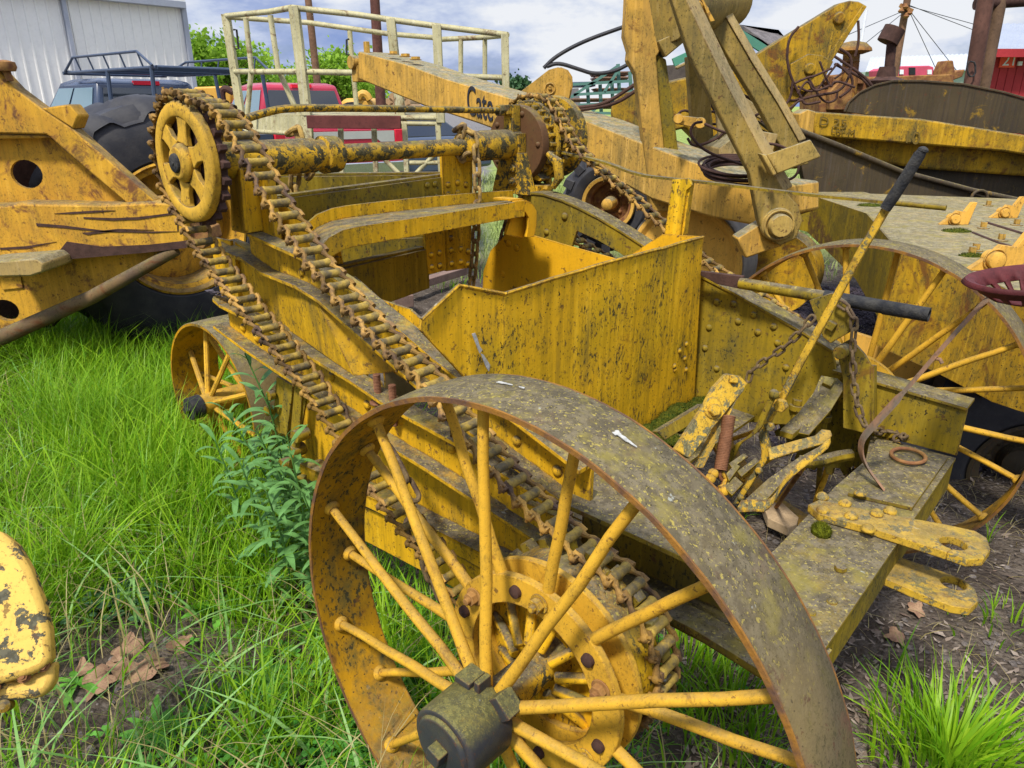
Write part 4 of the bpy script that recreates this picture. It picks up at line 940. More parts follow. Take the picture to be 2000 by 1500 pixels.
# --- nearest casting, lower left corner
S2 = thing('cast_housing', (-1, 1.2, 0), 'chipped pale yellow rounded casting poking in at the lower left corner', 'machine part')
nn = Vector((.25, -.75, .62)).normalized(); c2 = PY(1.25, 20, 1200)
PP = lambda px, py: onplane(c2, nn, px, py)
MAT['chip'] = paint('chipped_pale_paint', base=(.68, .43, .085), tint=(.58, .37, .08), dirt=.1, top=.1, rust=.15, speck=.35, streak=0, sc=1.0, topcol=(.1, .09, .05), blotch=.3, blotchcol=(.06, .055, .035))
b = MB(); b.prism([PP(*p) for p in [(-160,1020),(-40,1025),(0,1038),(30,1062),(58,1110),(80,1170),(95,1230),(98,1285),(85,1305),(50,1320),(0,1335),(-160,1370)]], nn * -.05); b.build('cover_plate', MAT['chip'], S2, .012)
b = MB(); b.prism([PP(*p) - nn * .03 for p in [(-160,1330),(20,1332),(70,1312),(96,1290),(94,1330),(84,1352),(60,1366),(20,1371),(-160,1380)]], nn * -.05); b.build('flange', MAT['chip'], S2, .012)
b = MB(); b.solid(PP(-5, 1382) - nn * .03, nn, [(-.03, .012), (0, .013), (.006, .006)], 16); b.build('bolt', MAT['mix'], S2)
for q_ in ((-20, 1345), (40, 1322), (78, 1300)): b = MB(); b.bolt(PP(*q_) - nn * .02, nn, .010, .008, .006); b.build('bolt', MAT['rusty'], S2)
# --- gooseneck machine on the right
S3 = thing('gooseneck_scraper', (1.3, 4.6, 0), 'yellow gooseneck hitch machine with tall mossy frame legs and lettered boom, behind the scraper', 'earthmover')
G0 = PY(6.6, 699, 100); G1 = PY(3.75, 1500, 380); gd = (Vector((G1.x, G1.y, 0)) - Vector((G0.x, G0.y, 0))).normalized(); gn = Vector((gd.y, -gd.x, 0))
if gn.dot(Y) < 0: gn = -gn
PG = lambda px, py, o=0: onplane(G0 + gn * o, gn, px, py)
b = MB(); face = [PG(*p) for p in [(699,100),(790,124),(867,152),(1000,192),(1147,236),(1259,280),(1345,312),(1460,352),(1535,362),(1535,420),(1470,440),(1390,425),(1273,390),(1140,317),(930,240),(825,206),(699,154)]]
b.prism(face, gn * .34); b.build('boom', MAT['tan'], S3, .012)
b = MB(); b.cyl(PG(688, 122) - gn * .02, PG(688, 122) + gn * .3, .055, 24); b.box(PG(690, 140) + gn * .15, gd * .045, gn * .14, Z * .08); b.build('boom_tip', MAT['tan'], S3, .006)
b = MB(); b.box(PG(706, 96) + gn * .05, gd * .02, gn * .02, Z * .06); b.build('stop_block', MAT['tan'], S3, .006)
for p in ((752, 108), (775, 113), (795, 119)): b = MB(); b.bolt(PG(*p) + gn * .08 + Z * .01, Z, .035, .02, 0); b.build('bolt', MAT['tan'], S3, .003)
def text(name, s, size, loc, xdir, zdir, mat, parent, ext=.002, font_scale=(1, 1)):
    cu = bpy.data.curves.new(name, 'FONT'); cu.body = s; cu.size = size; cu.extrude = ext
    tmp = bpy.data.objects.new('tmp', cu); scene.collection.objects.link(tmp); bpy.context.view_layer.update()
    me = bpy.data.meshes.new_from_object(tmp); bpy.data.objects.remove(tmp)
    xd, zd = xdir.normalized(), zdir.normalized(); nd = xd.cross(zd); o_ = Vector(parent['_o'])
    for v in me.vertices: v.co = loc + xd * v.co.x * font_scale[0] + zd * v.co.y * font_scale[1] + nd * v.co.z - o_
    me.materials.clear(); me.materials.append(mat); ob = bpy.data.objects.new(name, me); scene.collection.objects.link(ob); ob.parent = parent; return ob
ink = simple('faded_blue_black_lettering', (.03, .03, .035), .3, .7, 30)
xg = (PG(985, 236) - PG(925, 218)).normalized()
text('lettering', 'Cate', .30, PG(913, 222) - gn * .004, xg, Z, ink, S3, .003, (.50, .92))
b = MB(); YC = 5.6                                              # cheek plates of the sheave block
b.prism(PYs(YC, [(1000,192),(1072,136),(1090,131),(1105,136),(1113,150),(1116,168),(1112,190),(1090,230),(1020,215)]), Y * .05)
b.prism(PYs(YC + .1, [(1005,192),(1078,136),(1096,131),(1110,137),(1118,150),(1119,168),(1114,190),(1090,230),(1020,215)]), Y * .05)
b.ring(PY(YC - .005, 1074, 173), Y, .035, .006, 24, 6); b.solid(PY(YC, 1074, 173), Y, [(-.012, .01), (0, .014)], 12); b.solid(PY(YC, 1074, 169), Y, [(-.014, .008), (0, .010)], 12)
b.build('cheek_plate', MAT['tan'], S3, .004)
LD = 4.3
def leg(b, y, front, sidev, th=.10): b.prism(PYs(y, front), Y * th)
b = MB()                                                        # left tall leg with its cap
ptile(b, LD, [(1226,-60),(1222,30),(1219,70),(1228,100),(1226,118),(1241,142),(1252,230),(1262,320),(1272,413),(1310,413),(1300,320),(1288,200),(1282,110),(1300,85),(1330,55),(1345,45),(1320,-60)], .12)
b.build('frame_leg', MAT['tan'], S3, .006)
b = MB(); ptile(b, LD + .02, [(1282,105),(1301,116),(1316,220),(1330,340),(1309,413),(1300,320),(1288,200)], .10); b.build('frame_leg', MAT['olive'], S3, .006)
b = MB(); b.prism(PYs(3.42, [(1300,-40),(1322,-40),(1400,124),(1485,290),(1530,370),(1558,400),(1568,430),(1556,466),(1524,480),(1494,464),(1482,430),(1465,339),(1348,111)]), Y * .06); b.build('frame_leg', MAT['leg'], S3, .006)
b = MB(); b.band(PYs(3.42, [(1322,-40),(1400,124),(1485,290),(1530,370)]), [p + Vector((.075, .10, .01)) for p in PYs(3.42, [(1322,-40),(1400,124),(1485,290),(1530,370)])], Z * -.01); b.build('leg_edge', MAT['deck'], S3, .003)
b = MB(); b.prism(PYs(LD + .25, [(1372,-40),(1412,20),(1470,120),(1520,200),(1561,273),(1580,320),(1540,330),(1521,280),(1480,205),(1400,75),(1360,40),(1350,-40)]), Y * .08); b.build('frame_leg', MAT['leg'], S3, .006)
b = MB(); b.band(PYs(LD + .24, [(1372,-40),(1412,20),(1470,120),(1520,200),(1561,273)]), [p + Vector((.06, .06, .01)) for p in PYs(LD + .24, [(1372,-40),(1412,20),(1470,120),(1520,200),(1561,273)])], Z * -.01); b.build('leg_edge', MAT['deck'], S3, .003)
b = MB(); ptile(b, LD + .5, [(1343,110),(1380,110),(1400,330),(1360,330)], .1); b.build('frame_leg', MAT['leg'], S3, .006)
b = MB(); ptile(b, LD + .3, [(1395,160),(1400,240),(1412,330),(1425,330),(1420,250)], .03); b.build('frame_leg', MAT['deck'], S3, .006)
b = MB(); b.tube([PY(LD - .05, 1300, 20), PY(LD + .6, 1420, 0)], .16, 28); b.prism(PYs(LD - .05, [(1285,80),(1330,60),(1345,75),(1300,112)]), Y * .3); b.build('top_drum', MAT['leg'], S3, .006)
b = MB(); b.cyl(PY(LD - .3, 1362, 8), PY(LD - .25, 1378, 20), .018, 10); ptile(b, LD - .3, [(1366,-10),(1374,0),(1396,40),(1388,42)], .02); b.build('pin', MAT['tan'], S3)
b = MB(); q_ = PYs(LD - .32, [(1493,300),(1500,296),(1512,340),(1520,352),(1505,345)]); 
b.prism(PYs(3.36, [(1497,302),(1583,272),(1604,306),(1518,340)]), Vector((.03, .25, -.04))); b.prism(PYs(3.33, [(1486,300),(1497,302),(1518,340),(1510,345)]), Y * .06); b.build('cross_block', MAT['leg2'], S3, .006)
b = MB(); cb = PY(3.38, 1525, 441)
b.solid(cb, Y, [(-.02, .047), (-.02, .05), (0, .052), (.03, .052), (.03, .075), (.06, .078)], 36); b.ring(cb + Y * .02, Y, .066, .006, 30, 6); b.build('pivot_boss', MAT['leg2'], S3, .004)
b = MB(); ptile(b, 3.46, [(1457,505),(1440,466),(1500,428),(1530,480)], .10); b.build('strut', MAT['tan'], S3, .008)
# flat deck and its body
dzk = .985
PD = lambda px, py: PZ(dzk, px, py)
b = MB(); b.prism([PD(*p) for p in [(1545,352),(1600,350),(1700,378),(2300,400),(2500,640),(1990,575),(1880,520),(1765,497),(1695,417),(1587,381)]], Z * -.02); b.build('deck', MAT['deck'], S3, .004)
b = MB()
sk = [PD(*p) for p in [(1330,372),(1450,372),(1587,382),(1695,418),(1765,498)]]
b.band(sk, [p - Z * h for p, h in zip(sk, (.14, .20, .26, .40, .36))], Y * .02); b.build('body_side', MAT['olive'], S3)
b = MB(); b.band([PD(1765,498), PD(1880,521), PD(1990,576), PD(2300,640)], [PD(1765,498) + Vector((-.04, 0, -.42)), PD(1880,521) + Vector((-.03, 0, -.45)), PD(1990,576) + Vector((0, 0, -.40)), PD(2300,640) - Z * .4], Y * .02); b.build('body_front', MAT['mix'], S3)
b = MB(); b.prism(PZs(.50, [(1715,640),(1980,700),(1960,722),(1720,650)]), Z * -.02); b.prism(PYs(3.3, [(1640,640),(1830,700),(1760,790),(1640,760)]), Y * .05); b.build('belly_plate', MAT['tanclean'], S3, .004)
for (px, py, sc_) in ((1868, 425, 1), (1965, 412, 1), (1950, 515, 1.35)):
    b = MB(); c = PD(px, py + 14) + Z * .0; e = .06 * sc_
    b.prism([c + X * -e * 1.5, c + X * e * 1.1, c + Vector((e * 1.5, 0, e * 2.0)), c + Vector((e * 1.1, 0, e * 2.0)), c + Vector((e * .6, 0, e * 1.15)), c + Vector((-e * .1, 0, e * 1.25)), c + Vector((-e * .6, 0, e * .7))], Y * .03)
    b.solid(c + Vector((-.02 * sc_, -.012, e * .55)), Y, [(-.012, e * .38), (-.010, e * .42), (.05, e * .42)], 24); b.ring(c + Vector((-.02 * sc_, -.006, e * .55)), Y, e * .52, .004, 24, 6)
    b.build('hinge_lug', MAT['tanclean'], S3, .004)
for p in ((1905,490),(1898,497),(1920,446),(1930,402),(1985,440),(1955,470),(1990,487)): b = MB(); b.nut(PD(*p), Z, .018, .035, 4, .5); b.solid(PD(*p), Z, [(0, .03), (.006, .03)], 12); b.build('deck_bolt', MAT['tan'], S3, .002)
b = MB()
b.tube([PD(1900, 455), PD(1950, 475), PD(2000, 490)], .008, 8); b.tube([PD(1925, 435), PD(1990, 455), PD(2040, 470)], .01, 8)
b.build('deck_rod', MAT['darkrust'], S3, .002)
b = MB(); ptile(b, LD + .1, [(1405,290),(1455,250),(1520,262),(1500,330),(1400,345)], .4); b.build('deck_block', MAT['deck'], S3, .006)
b = MB()                                                        # rusty cable coil lying on the deck
for k in range(9): b.ring(PY(3.72, 1440 + 5 * (k % 3), 322 + 2.2 * k), Z + X * .08 * (k % 3 - 1) - Y * .25, .155 - .010 * (k % 4), .0065, 40, 6, X, 1.2)
b.tube(smooth_path(PYs(3.7, [(1480,330),(1380,300),(1345,262),(1355,240),(1372,238)]), 3), .0065, 8)
b.build('steel_cable', MAT['darkrust'], S3)
b = MB(); b.tube(smooth_path(PYs(3.68, [(1500,332),(1530,355),(1556,345),(1562,318),(1540,290),(1500,278),(1490,290)]), 3), .0065, 8); b.tube(smooth_path(PYs(3.9, [(1376,242),(1420,262),(1470,262),(1500,300)]), 3), .0065, 8)
b.build('steel_cable', MAT['darkrust'], S3)
b = MB(); b.cyl(PY(4.0, 1325, 232), PY(4.1, 1325, 232), .025, 20); b.cyl(PY(4.0, 1368, 240), PY(4.1, 1368, 240), .028, 20); ptile(b, 4.02, [(1322,225),(1370,230),(1372,252),(1322,242)], .06); b.build('clevis', MAT['tan'], S3, .003)
# idler drum and two rubber wheels of this machine
b = MB(); cdm = PY(4.35, 1335, 515); ad = Vector((.55, .83, 0)).normalized()
b.solid(cdm, ad, [(.0, .02), (0, .12), (.012, .30), (-.012, .325), (-.012, .345), (.0, .352), (.27, .352), (.28, .33)], 64); b.build('roller_drum', MAT['tanclean'], S3, .003)
b = MB(); b.solid(PY(4.9, 1512, 535), ad, [(.0, .05), (0, .26), (-.01, .28), (.2, .28)], 48); b.build('roller_drum', MAT['mix'], S3, .003)
b = MB(); b.lathe(cdm, ad, [(.0, .350), (.0, .362), (.27, .362), (.27, .350)], 64); b.build('drum_tyre', MAT['conc'], S3, .002)
tyre_wheel(S3, PY(6.6, 1188, 398), Vector((.35, .93, 0)).normalized(), .42, .32, .225, 1, 16, MAT['rusty'], lh=.025, dish=.12)
b = MB(); cr_ = PY(6.58, 1188, 398); ar_ = Vector((.35, .93, 0)).normalized(); b.lathe(cr_, ar_, [(-.02, .205), (-.03, .235), (0, .24), (.02, .205)], 48); b.solid(cr_ + ar_ * .05, ar_, [(-.12, .02), (-.1, .05), (.05, .06)], 16); b.build('wheel_flange', MAT['tan'], S3)
tyre_wheel(S3, PY(2.95, 2010, 930), Vector((.25, .97, 0)).normalized(), .50, .42, .24, 1, 15, MAT['grime'], lh=.06, dish=.16)
# --- bent hydraulic hoses belong to the machine they leave
def cable(name, pts, r, mat, parent): b = MB(); b.tube(smooth_path(pts, 3), r, 8); return b.build(name, mat, parent)
cable('hose', PYs(5.0, [(1062,133),(1085,110),(1140,80),(1225,50)]), .012, MAT['rubber'], S3)
cable('hose', PYs(5.0, [(1068,130),(1090,122),(1130,135),(1160,145),(1200,140),(1228,125)]), .012, MAT['rubber'], S3)
cable('hose', PYs(5.0, [(1130,210),(1180,205),(1240,165)]), .012, MAT['darkrust'], S3); cable('hose', PYs(5.0, [(1130,215),(1200,205),(1245,175)]), .012, MAT['darkrust'], S3)
cable('hose', PYs(5.0, [(1228,125),(1232,132),(1240,148),(1255,155)]), .012, MAT['rubber'], S3)

# --- dozer-like machine behind, raised arm, dark blade
S4 = thing('cable_scraper', (3, 7, 0), 'grimy yellow and black machine with curved dark bowl and long beam chalked 10, right background', 'earthmover')
Yb = 6.2
b = MB(); b.prism(PYs(Yb, [(1652,218),(1660,200),(1680,182),(1710,168),(1745,160),(1800,160),(1880,166),(1960,182),(2010,196),(2300,260),(2300,330),(2000,262),(1800,240)]), Y * .05)
b.band(PYs(Yb - .01, [(1652,218),(1660,200),(1680,182),(1710,168),(1745,160),(1800,160),(1880,166),(1960,182),(2010,196),(2300,260)]), PYs(Yb + .12, [(1652,218),(1660,200),(1680,182),(1710,168),(1745,160),(1800,160),(1880,166),(1960,182),(2010,196),(2300,260)]), Z * .015)
b.build('bowl_back', MAT['grime'], S4, .004)
b = MB(); b.prism(PYs(Yb - .25, [(1592,218),(1800,232),(2010,265),(2300,330),(2300,380),(2010,304),(1960,296),(1800,283),(1588,266)]), Y * .2); b.build('bowl_beam', MAT['mix'], S4, .015)
b = MB(); ptile(b, Yb - .24, [(1562,222),(1578,213),(1594,218),(1590,266),(1560,262)], .2); b.build('beam_end', MAT['tan'], S4, .01)
b = MB(); b.prism(PYs(Yb - .1, [(1588,262),(1800,277),(2010,298),(2300,372),(2300,450),(2010,345),(1800,330),(1600,300)]), Y * .2); b.build('bowl_lip', MAT['mix'], S4, .02)
b = MB(); b.prism(PYs(Yb - .5, [(1480,235),(1560,255),(1700,310),(1800,345),(2000,410),(2010,420),(1900,425),(1720,392),(1600,375),(1570,350),(1560,300)]), Y * .08)
b.tube(PYs(Yb - .52, [(1550,250),(1640,285),(1760,335),(1900,372),(2010,395)]), .02, 8); b.ring(PY(Yb - .55, 1912, 388), Y, .06, .012, 24, 8); b.build('push_arm', MAT['grime'], S4, .01)
b = MB(); b.prism(PYs(Yb - .02, [(1588,262),(2300,378),(2300,620),(1900,430),(1560,340)]), Y * .05); b.build('bowl_side', MAT['grime'], S4)
txm = simple('chalked_digits', (.16, .105, .02), .3, .8, 40)
xd = PY(Yb - .25, 1800, 290) - PY(Yb - .25, 1700, 276)
text('lettering', '10', .13, PY(Yb - .262, 1762, 278), xd, Z, txm, S4, .002, (1.05, 1))
text('lettering', 'D 25', .085, PY(Yb - .262, 1598, 243), xd, Z, txm, S4, .002, (1.3, 1))
text('lettering', 'Lor M', .06, PY(Yb - .262, 1622, 258), xd, Z, txm, S4, .002, (1.3, 1))
S5 = thing('raised_apron_arm', (2.8, 6.9, 0), 'tall peeling yellow triangular arm plate hung with cables, pointing up right against the sky', 'machine arm')
Ya = 6.6
b = MB(); ptile(b, Ya, [(1475,108),(1560,55),(1640,6),(1660,1),(1678,3),(1694,12),(1660,60),(1630,112),(1600,160),(1560,200),(1530,235),(1500,260),(1400,215),(1420,150)], .12); b.build('arm_plate', MAT['mix'], S5, .01)
b = MB(); ptile(b, Ya - .03, [(1694,12),(1686,10),(1620,105),(1590,165),(1600,160),(1630,112)], .03); b.solid(PY(Ya, 1638, 36), Y, [(-.03, .02), (-.03, .04), (-.01, .05), (0, .05)], 20)
ptile(b, Ya - .04, [(1545,125),(1580,105),(1605,108),(1628,120),(1605,165),(1570,180),(1545,170)], .04); b.solid(PY(Ya - .04, 1581, 135), Y, [(-.03, .025), (-.03, .04), (0, .05)], 20)
b.build('arm_boss', MAT['mix'], S5, .006)
for l in ([(1560,52),(1540,75),(1536,120),(1548,160),(1570,200)], [(1676,40),(1678,80),(1670,110)], [(1640,95),(1665,110),(1660,150),(1640,180),(1600,185),(1560,195)], [(1630,125),(1660,140),(1668,170),(1640,190)], [(1548,160),(1545,190),(1530,210),(1520,195)], [(1630,110),(1690,150),(1705,170)]):
    cable('cable', PYs(Ya - .12, l), .011, MAT['darkrust'], S5)
b = MB(); ptile(b, Ya + .3, [(1300,160),(1345,150),(1470,130),(1560,230),(1560,330),(1420,330),(1340,250),(1300,260)], .3); b.build('frame_block', MAT['mix'], S5, .02)
b = MB(); ptile(b, Ya - .3, [(1415,160),(1425,155),(1480,210),(1560,250),(1550,262),(1470,225)], .05); ptile(b, Ya - .3, [(1320,130),(1345,118),(1350,122),(1322,136)], .05); b.build('link_bar', MAT['deck'], S5, .008)
b = MB(); b.solid(PY(6.3, 1232, 218), Y, [(0, .12), (0, .15), (.1, .15), (.1, .12)], 32); ptile(b, 6.4, [(1232,200),(1255,190),(1300,200),(1310,250),(1235,250)], .1); b.build('cable_sheave', MAT['mix'], S5, .005)
# --- rusty engine with stacks
S6 = thing('crawler_engine', (5, 9, 0), 'rusty brown crawler engine with upright exhaust stack and mushroom air cleaner', 'engine')
Ye = 8.6
b = MB(); ptile(b, Ye, [(1600,150),(1660,143),(1700,150),(1860,145),(1865,165),(1700,225),(1600,240)], .6)
for k in range(6): b.solid(PY(Ye, 1612 + 22 * k, 152 + k), Z, [(-.05, .05), (.02, .05), (.03, .02)], 12)
ptile(b, Ye - .1, [(1620,180),(1640,160),(1665,162),(1665,215),(1620,215)], .2); ptile(b, Ye + .1, [(1840,140),(1850,118),(1862,118),(1866,140),(1885,135),(1880,150),(1840,165)], .2)
b.build('engine_block', MAT['rusty'], S6, .01)
b = MB(); b.cyl(PY(Ye, 1655, 200), PY(Ye, 1664, 98), .085, 20); b.solid(PY(Ye, 1666, 100), Z, [(-.03, .10), (0, .19), (.03, .18), (.08, .12), (.1, .03)], 28); b.ring(PY(Ye, 1660, 120), Z, .085, .015, 20, 6); b.build('air_cleaner', paint('airc', base=(.38, .2, .03), tint=(.16, .06, .03), rust=.9, dirt=.4), S6)
b = MB(); b.cyl(PY(Ye, 1735, 150), PY(Ye, 1742, 80), .05, 20); b.cyl(PY(Ye, 1733, 83), PY(Ye, 1748, 55), .11, 24); b.solid(PY(Ye, 1730, 150), Z, [(-.08, .2), (-.04, .22), (0, .1), (.1, .08)], 24); b.build('exhaust_stack', MAT['darkrust'], S6)
b = MB(); ptile(b, Ye, [(1720,165),(1727,148),(1735,163)], .03); b.build('warning_cone', simple('pink_rag', (.6, .05, .15), .2, .7), S6)
cable('hose', PYs(Ye - .3, [(1640,130),(1680,150),(1705,170),(1690,200)]), .015, MAT['darkrust'], S6)
S6b = thing('canopy_frame', (6, 9, 0), 'brown rusty canopy posts leaning together at the top right corner', 'canopy frame')
b = MB(); b.cyl(PY(7.5, 1892, 200), PY(7.5, 1930, -30), .07, 20); b.build('post', simple('brown_pipe', (.13, .06, .04), .4, .7, 6), S6b)
b = MB(); b.cyl(PY(7.6, 1915, 200), PY(7.6, 1956, -10), .055, 20); b.build('post', simple('brown_pipe2', (.15, .09, .05), .4, .7, 6), S6b)
b = MB(); b.cyl(PY(7.6, 1905, 8), PY(7.6, 2060, -2), .05, 16); b.build('top_rail', MAT['darkrust'], S6b)
b = MB(); b.tube(smooth_path(PYs(7.4, [(1893,120),(1888,130),(1892,150),(1905,148),(1905,122),(1895,120)]), 1), .008, 6); b.build('wire_loop', MAT['black'], S6b)
# --- steel channels lying on the ground behind
for (p, q, w_, h_, lab) in (((690, 592), (620, 548), .22, .08, 'flat grey steel channel on the ground nearest the scraper bowl'), ((745, 555), (790, 590), .16, .10, 'rusty square steel channel lying on gravel beside a grass clump'), ((800, 560), (905, 528), .10, .07, 'short rusty steel channel lying crosswise behind the rear post')):
    b = MB(); a_, c_ = PZ(.12, *p), PZ(.12, *q); b.beam(a_, c_, w_, h_); tag(b.build('steel_channel', simple('brown_channel', (.20, .13, .10), .3, .8, 10, .4), None, .006), lab, 'steel channel', 'steel channels behind the bowl')
rc_ = random.Random(21)
for k in range(9):
    x0, y0 = rc_.uniform(1300, 1530), rc_.uniform(200, 300); pts_ = [(x0 + 26 * i + rc_.uniform(-18, 18), y0 + rc_.uniform(-28, 32)) for i in range(5)]; cable('hose', PYs(4.6 + .1 * k, pts_), .008, MAT['darkrust'], S3)
for k in range(8):
    x0, y0 = rc_.uniform(1540, 1640), rc_.uniform(130, 200); pts_ = [(x0 + 24 * i + rc_.uniform(-14, 14), y0 + rc_.uniform(-30, 30)) for i in range(4)]; cable('cable', PYs(6.3 + .05 * k, pts_), .009, MAT['darkrust'], S5)
for i, (px, py, r_, lab) in enumerate([(1700, 402, .05, 'flat brown moss pad near the back corner of the pale deck'), (1868, 452, .045, 'dark moss tuft at the foot of the nearest small hinge lug'), (1600, 372, .04, 'green moss strip at the far left end of the deck'), (1900, 500, .035, 'moss crumbs beside the pair of deck bolts')]):
    b = MB(); c_ = PZ(dzk, px, py); lump(b, c_, r_ * 1.6, r_, r_ * .3, i, 8); fuzz(b, c_, r_ * 1.6, r_, r_ * .3, 240, .010, rg); tag(b.build('moss_clump', MAT['moss'], None), lab, 'moss')
# --- cream platform cage
S7 = thing('work_platform_cage', (-.5, 8.5, 0), 'cream painted steel work platform with pipe railings and rusty deck beam', 'work platform')
yf, yb2 = 8.0, 9.3
def bars(name, segs, mat, r): 
    b = MB()
    for seg_ in segs: b.tube([PY(s_[2] if len(s_) > 2 else yf, s_[0], s_[1]) for s_ in seg_], r * .82, 10)
    return b.build(name, mat, S7)
cm_ = MAT['cream']
for s_ in ([(570,15),(700,29),(765,39),(853,51),(990,68)], [(441,31,yb2),(525,23,8.5),(570,15)], [(441,33,yb2),(600,44,yb2),(758,66,yb2),(842,73,yb2),(860,77,yb2),(947,73,yb2)], [(947,73,yb2),(990,68)]): bars('top_rail', [s_], cm_, .035)
for s_ in ([(458,140,yb2),(575,140),(700,142)], [(891,149),(988,152)], [(700,146,yb2),(860,152,yb2)]): bars('mid_rail', [s_], cm_, .036)
for s_ in ([(480,36,8.9),(491,134,8.9),(483,226,8.9)], [(528,30,8.4),(543,134,8.4),(583,225,8.4)], [(683,60,yb2),(686,100,yb2),(697,215,yb2)], [(900,76,yb2),(900,144,yb2)], [(947,74,yb2),(947,166,yb2)]): bars('post', [s_], cm_, .035)
def sqpost(p, q, y, w_, mat): b = MB(); b.beam(PY(y, *p), PY(y, *q), w_ * .85, w_ * .85, Y); return b.build('post', mat, S7, .005)
sqpost((441,28), (478,270), yb2, .10, cm_); sqpost((574,12), (600,226), yf, .11, cm_); sqpost((763,36), (772,120), yf, .10, cm_); sqpost((853,48), (861,240), yf, .10, cm_); sqpost((986,66), (988,175), yf, .09, cm_); sqpost((770,110), (786,250), yf + .1, .11, cm_)
sqpost((602,226), (608,350), yf, .09, cm_)
for x1, x2 in ((665, 668), (730, 735), (790, 795), (855, 862)): sqpost((x1, 240), (x2, 352), yf, .06, cm_)
b = MB(); b.beam(PY(yf - .13, 600, 238), PY(yf - .13, 783, 239), .05, .125); b.build('deck_beam', MAT['maroon'], S7, .006)
b = MB(); b.prism([PY(yf, 600, 224), PY(yf, 860, 226), PY(yb2, 860, 215), PY(yb2, 478, 222)], Z * -.02); b.prism([PY(yf, 598, 226), PY(yf, 600, 262), PY(yb2, 478, 262), PY(yb2, 478, 228)], Y * .02); b.build('deck_plate', cm_, S7)
for s_ in ([(784,230),(862,231)], [(784,241),(862,242)], [(475,255,8.9),(597,262)], [(800,318),(858,318)], [(800,352),(860,290)], [(470,290,yb2),(598,298)], [(480,262,9),(510,300,9)], [(740,300),(800,360)], [(862,352),(905,250)]): bars('brace', [s_], cm_, .03)
b = MB(); b.tube(smooth_path(PYs(yb2, [(456,58),(462,58),(466,95),(460,95)]), 0), .012, 6); b.build('grab_handle', MAT['black'], S7); b = MB(); b.tube(PYs(yf + .9, [(682,76),(677,78),(677,106),(683,108)]), .012, 6); b.build('grab_handle', MAT['black'], S7)
b = MB(); b.beam(PY(yf + .3, 770, 130), PY(yf + .3, 780, 240), .06, .1, Y); b.build('rusty_plate', MAT['maroon'], S7)
# ================================================================ background: buildings, vehicles, poles, trees
MAT['sheet'] = simple('light_grey_sheet_metal', (.80, .775, .70), .06, .5, 1.2, .05, .5)
MAT['white'] = simple('white_trim', (.7, .72, .75), .1, .5, 3, .1)
MAT['glass'] = NT('tinted_glass').fin((.02, .025, .03), .06, None, spec=.9)
MAT['cleang'] = NT('side_glass').fin((.16, .24, .28), .05, None, spec=.9)
MAT['plas'] = simple('black_plastic', (.02, .02, .022), .2, .5, 20, .1)
def wp_(y, px): return (px - 1000) / 1531 * y                   # x of a far upright at depth y
def zat_px(y, px, py): return PY(y, px, py).z
# metal building
c0 = PY(27, 356, 15); hgt = c0.z; wd_ = Vector((-.644, -.765, 0)); wn = Vector((.765, -.644, 0))
B1 = thing('metal_building', (c0.x, c0.y, 0), 'large light grey ribbed sheet metal building with pale eave trim at upper left', 'building')
b = MB(); L_ = 24; prof = []; x_ = 0
while x_ < L_:
    prof += [(x_, 0), (x_ + .19, 0), (x_ + .21, .03), (x_ + .25, .03), (x_ + .27, 0)]; x_ += .30
base = Vector((c0.x, c0.y, 0)); wo_ = -wn if wn.dot(Vector((0, -1, 0))) < 0 else wn
P = [base + wd_ * a + wo_ * h for a, h in prof]; b.band([p + Z * hgt for p in P], P, -wo_ * .05)
b.prism([base - wo_ * .1, base + wd_ * L_ - wo_ * .1, base + wd_ * L_ - wo_ * 14, base - wo_ * 14], Z * (hgt - .1))
b.build('wall', MAT['sheet'], B1, 0)
b = MB(); b.beam(base + Z * (hgt + .06) + wo_ * .1, base + wd_ * L_ + Z * (hgt + .06) + wo_ * .1, .35, .2); b.beam(base + wo_ * .05, base + wo_ * .05 + Z * hgt, .12, .16, wd_); b.beam(base + wd_ * 3.7 + wo_ * .06, base + wd_ * 3.7 + wo_ * .06 + Z * hgt, .16, .12, wd_)
b.build('eave_trim', simple('trim_grey', (.36, .38, .42), .1, .5, 3, .1), B1, .01)
b = MB(); b.prism([base - wo_ * -.25 + Z * (hgt + .15), base + wd_ * L_ + wo_ * .25 + Z * (hgt + .15), base + wd_ * L_ - wo_ * 7 + Z * (hgt + 1.3), base - wo_ * 7 + Z * (hgt + 1.3)], Z * .08); b.build('roof', MAT['sheet'], B1)
b = MB(); b.box(base + wd_ * 7.3 + wo_ * .06 + Z * 1.1, wd_ * .5, wo_ * .04, Z * 1.15); b.build('door', MAT['white'], B1, .01)
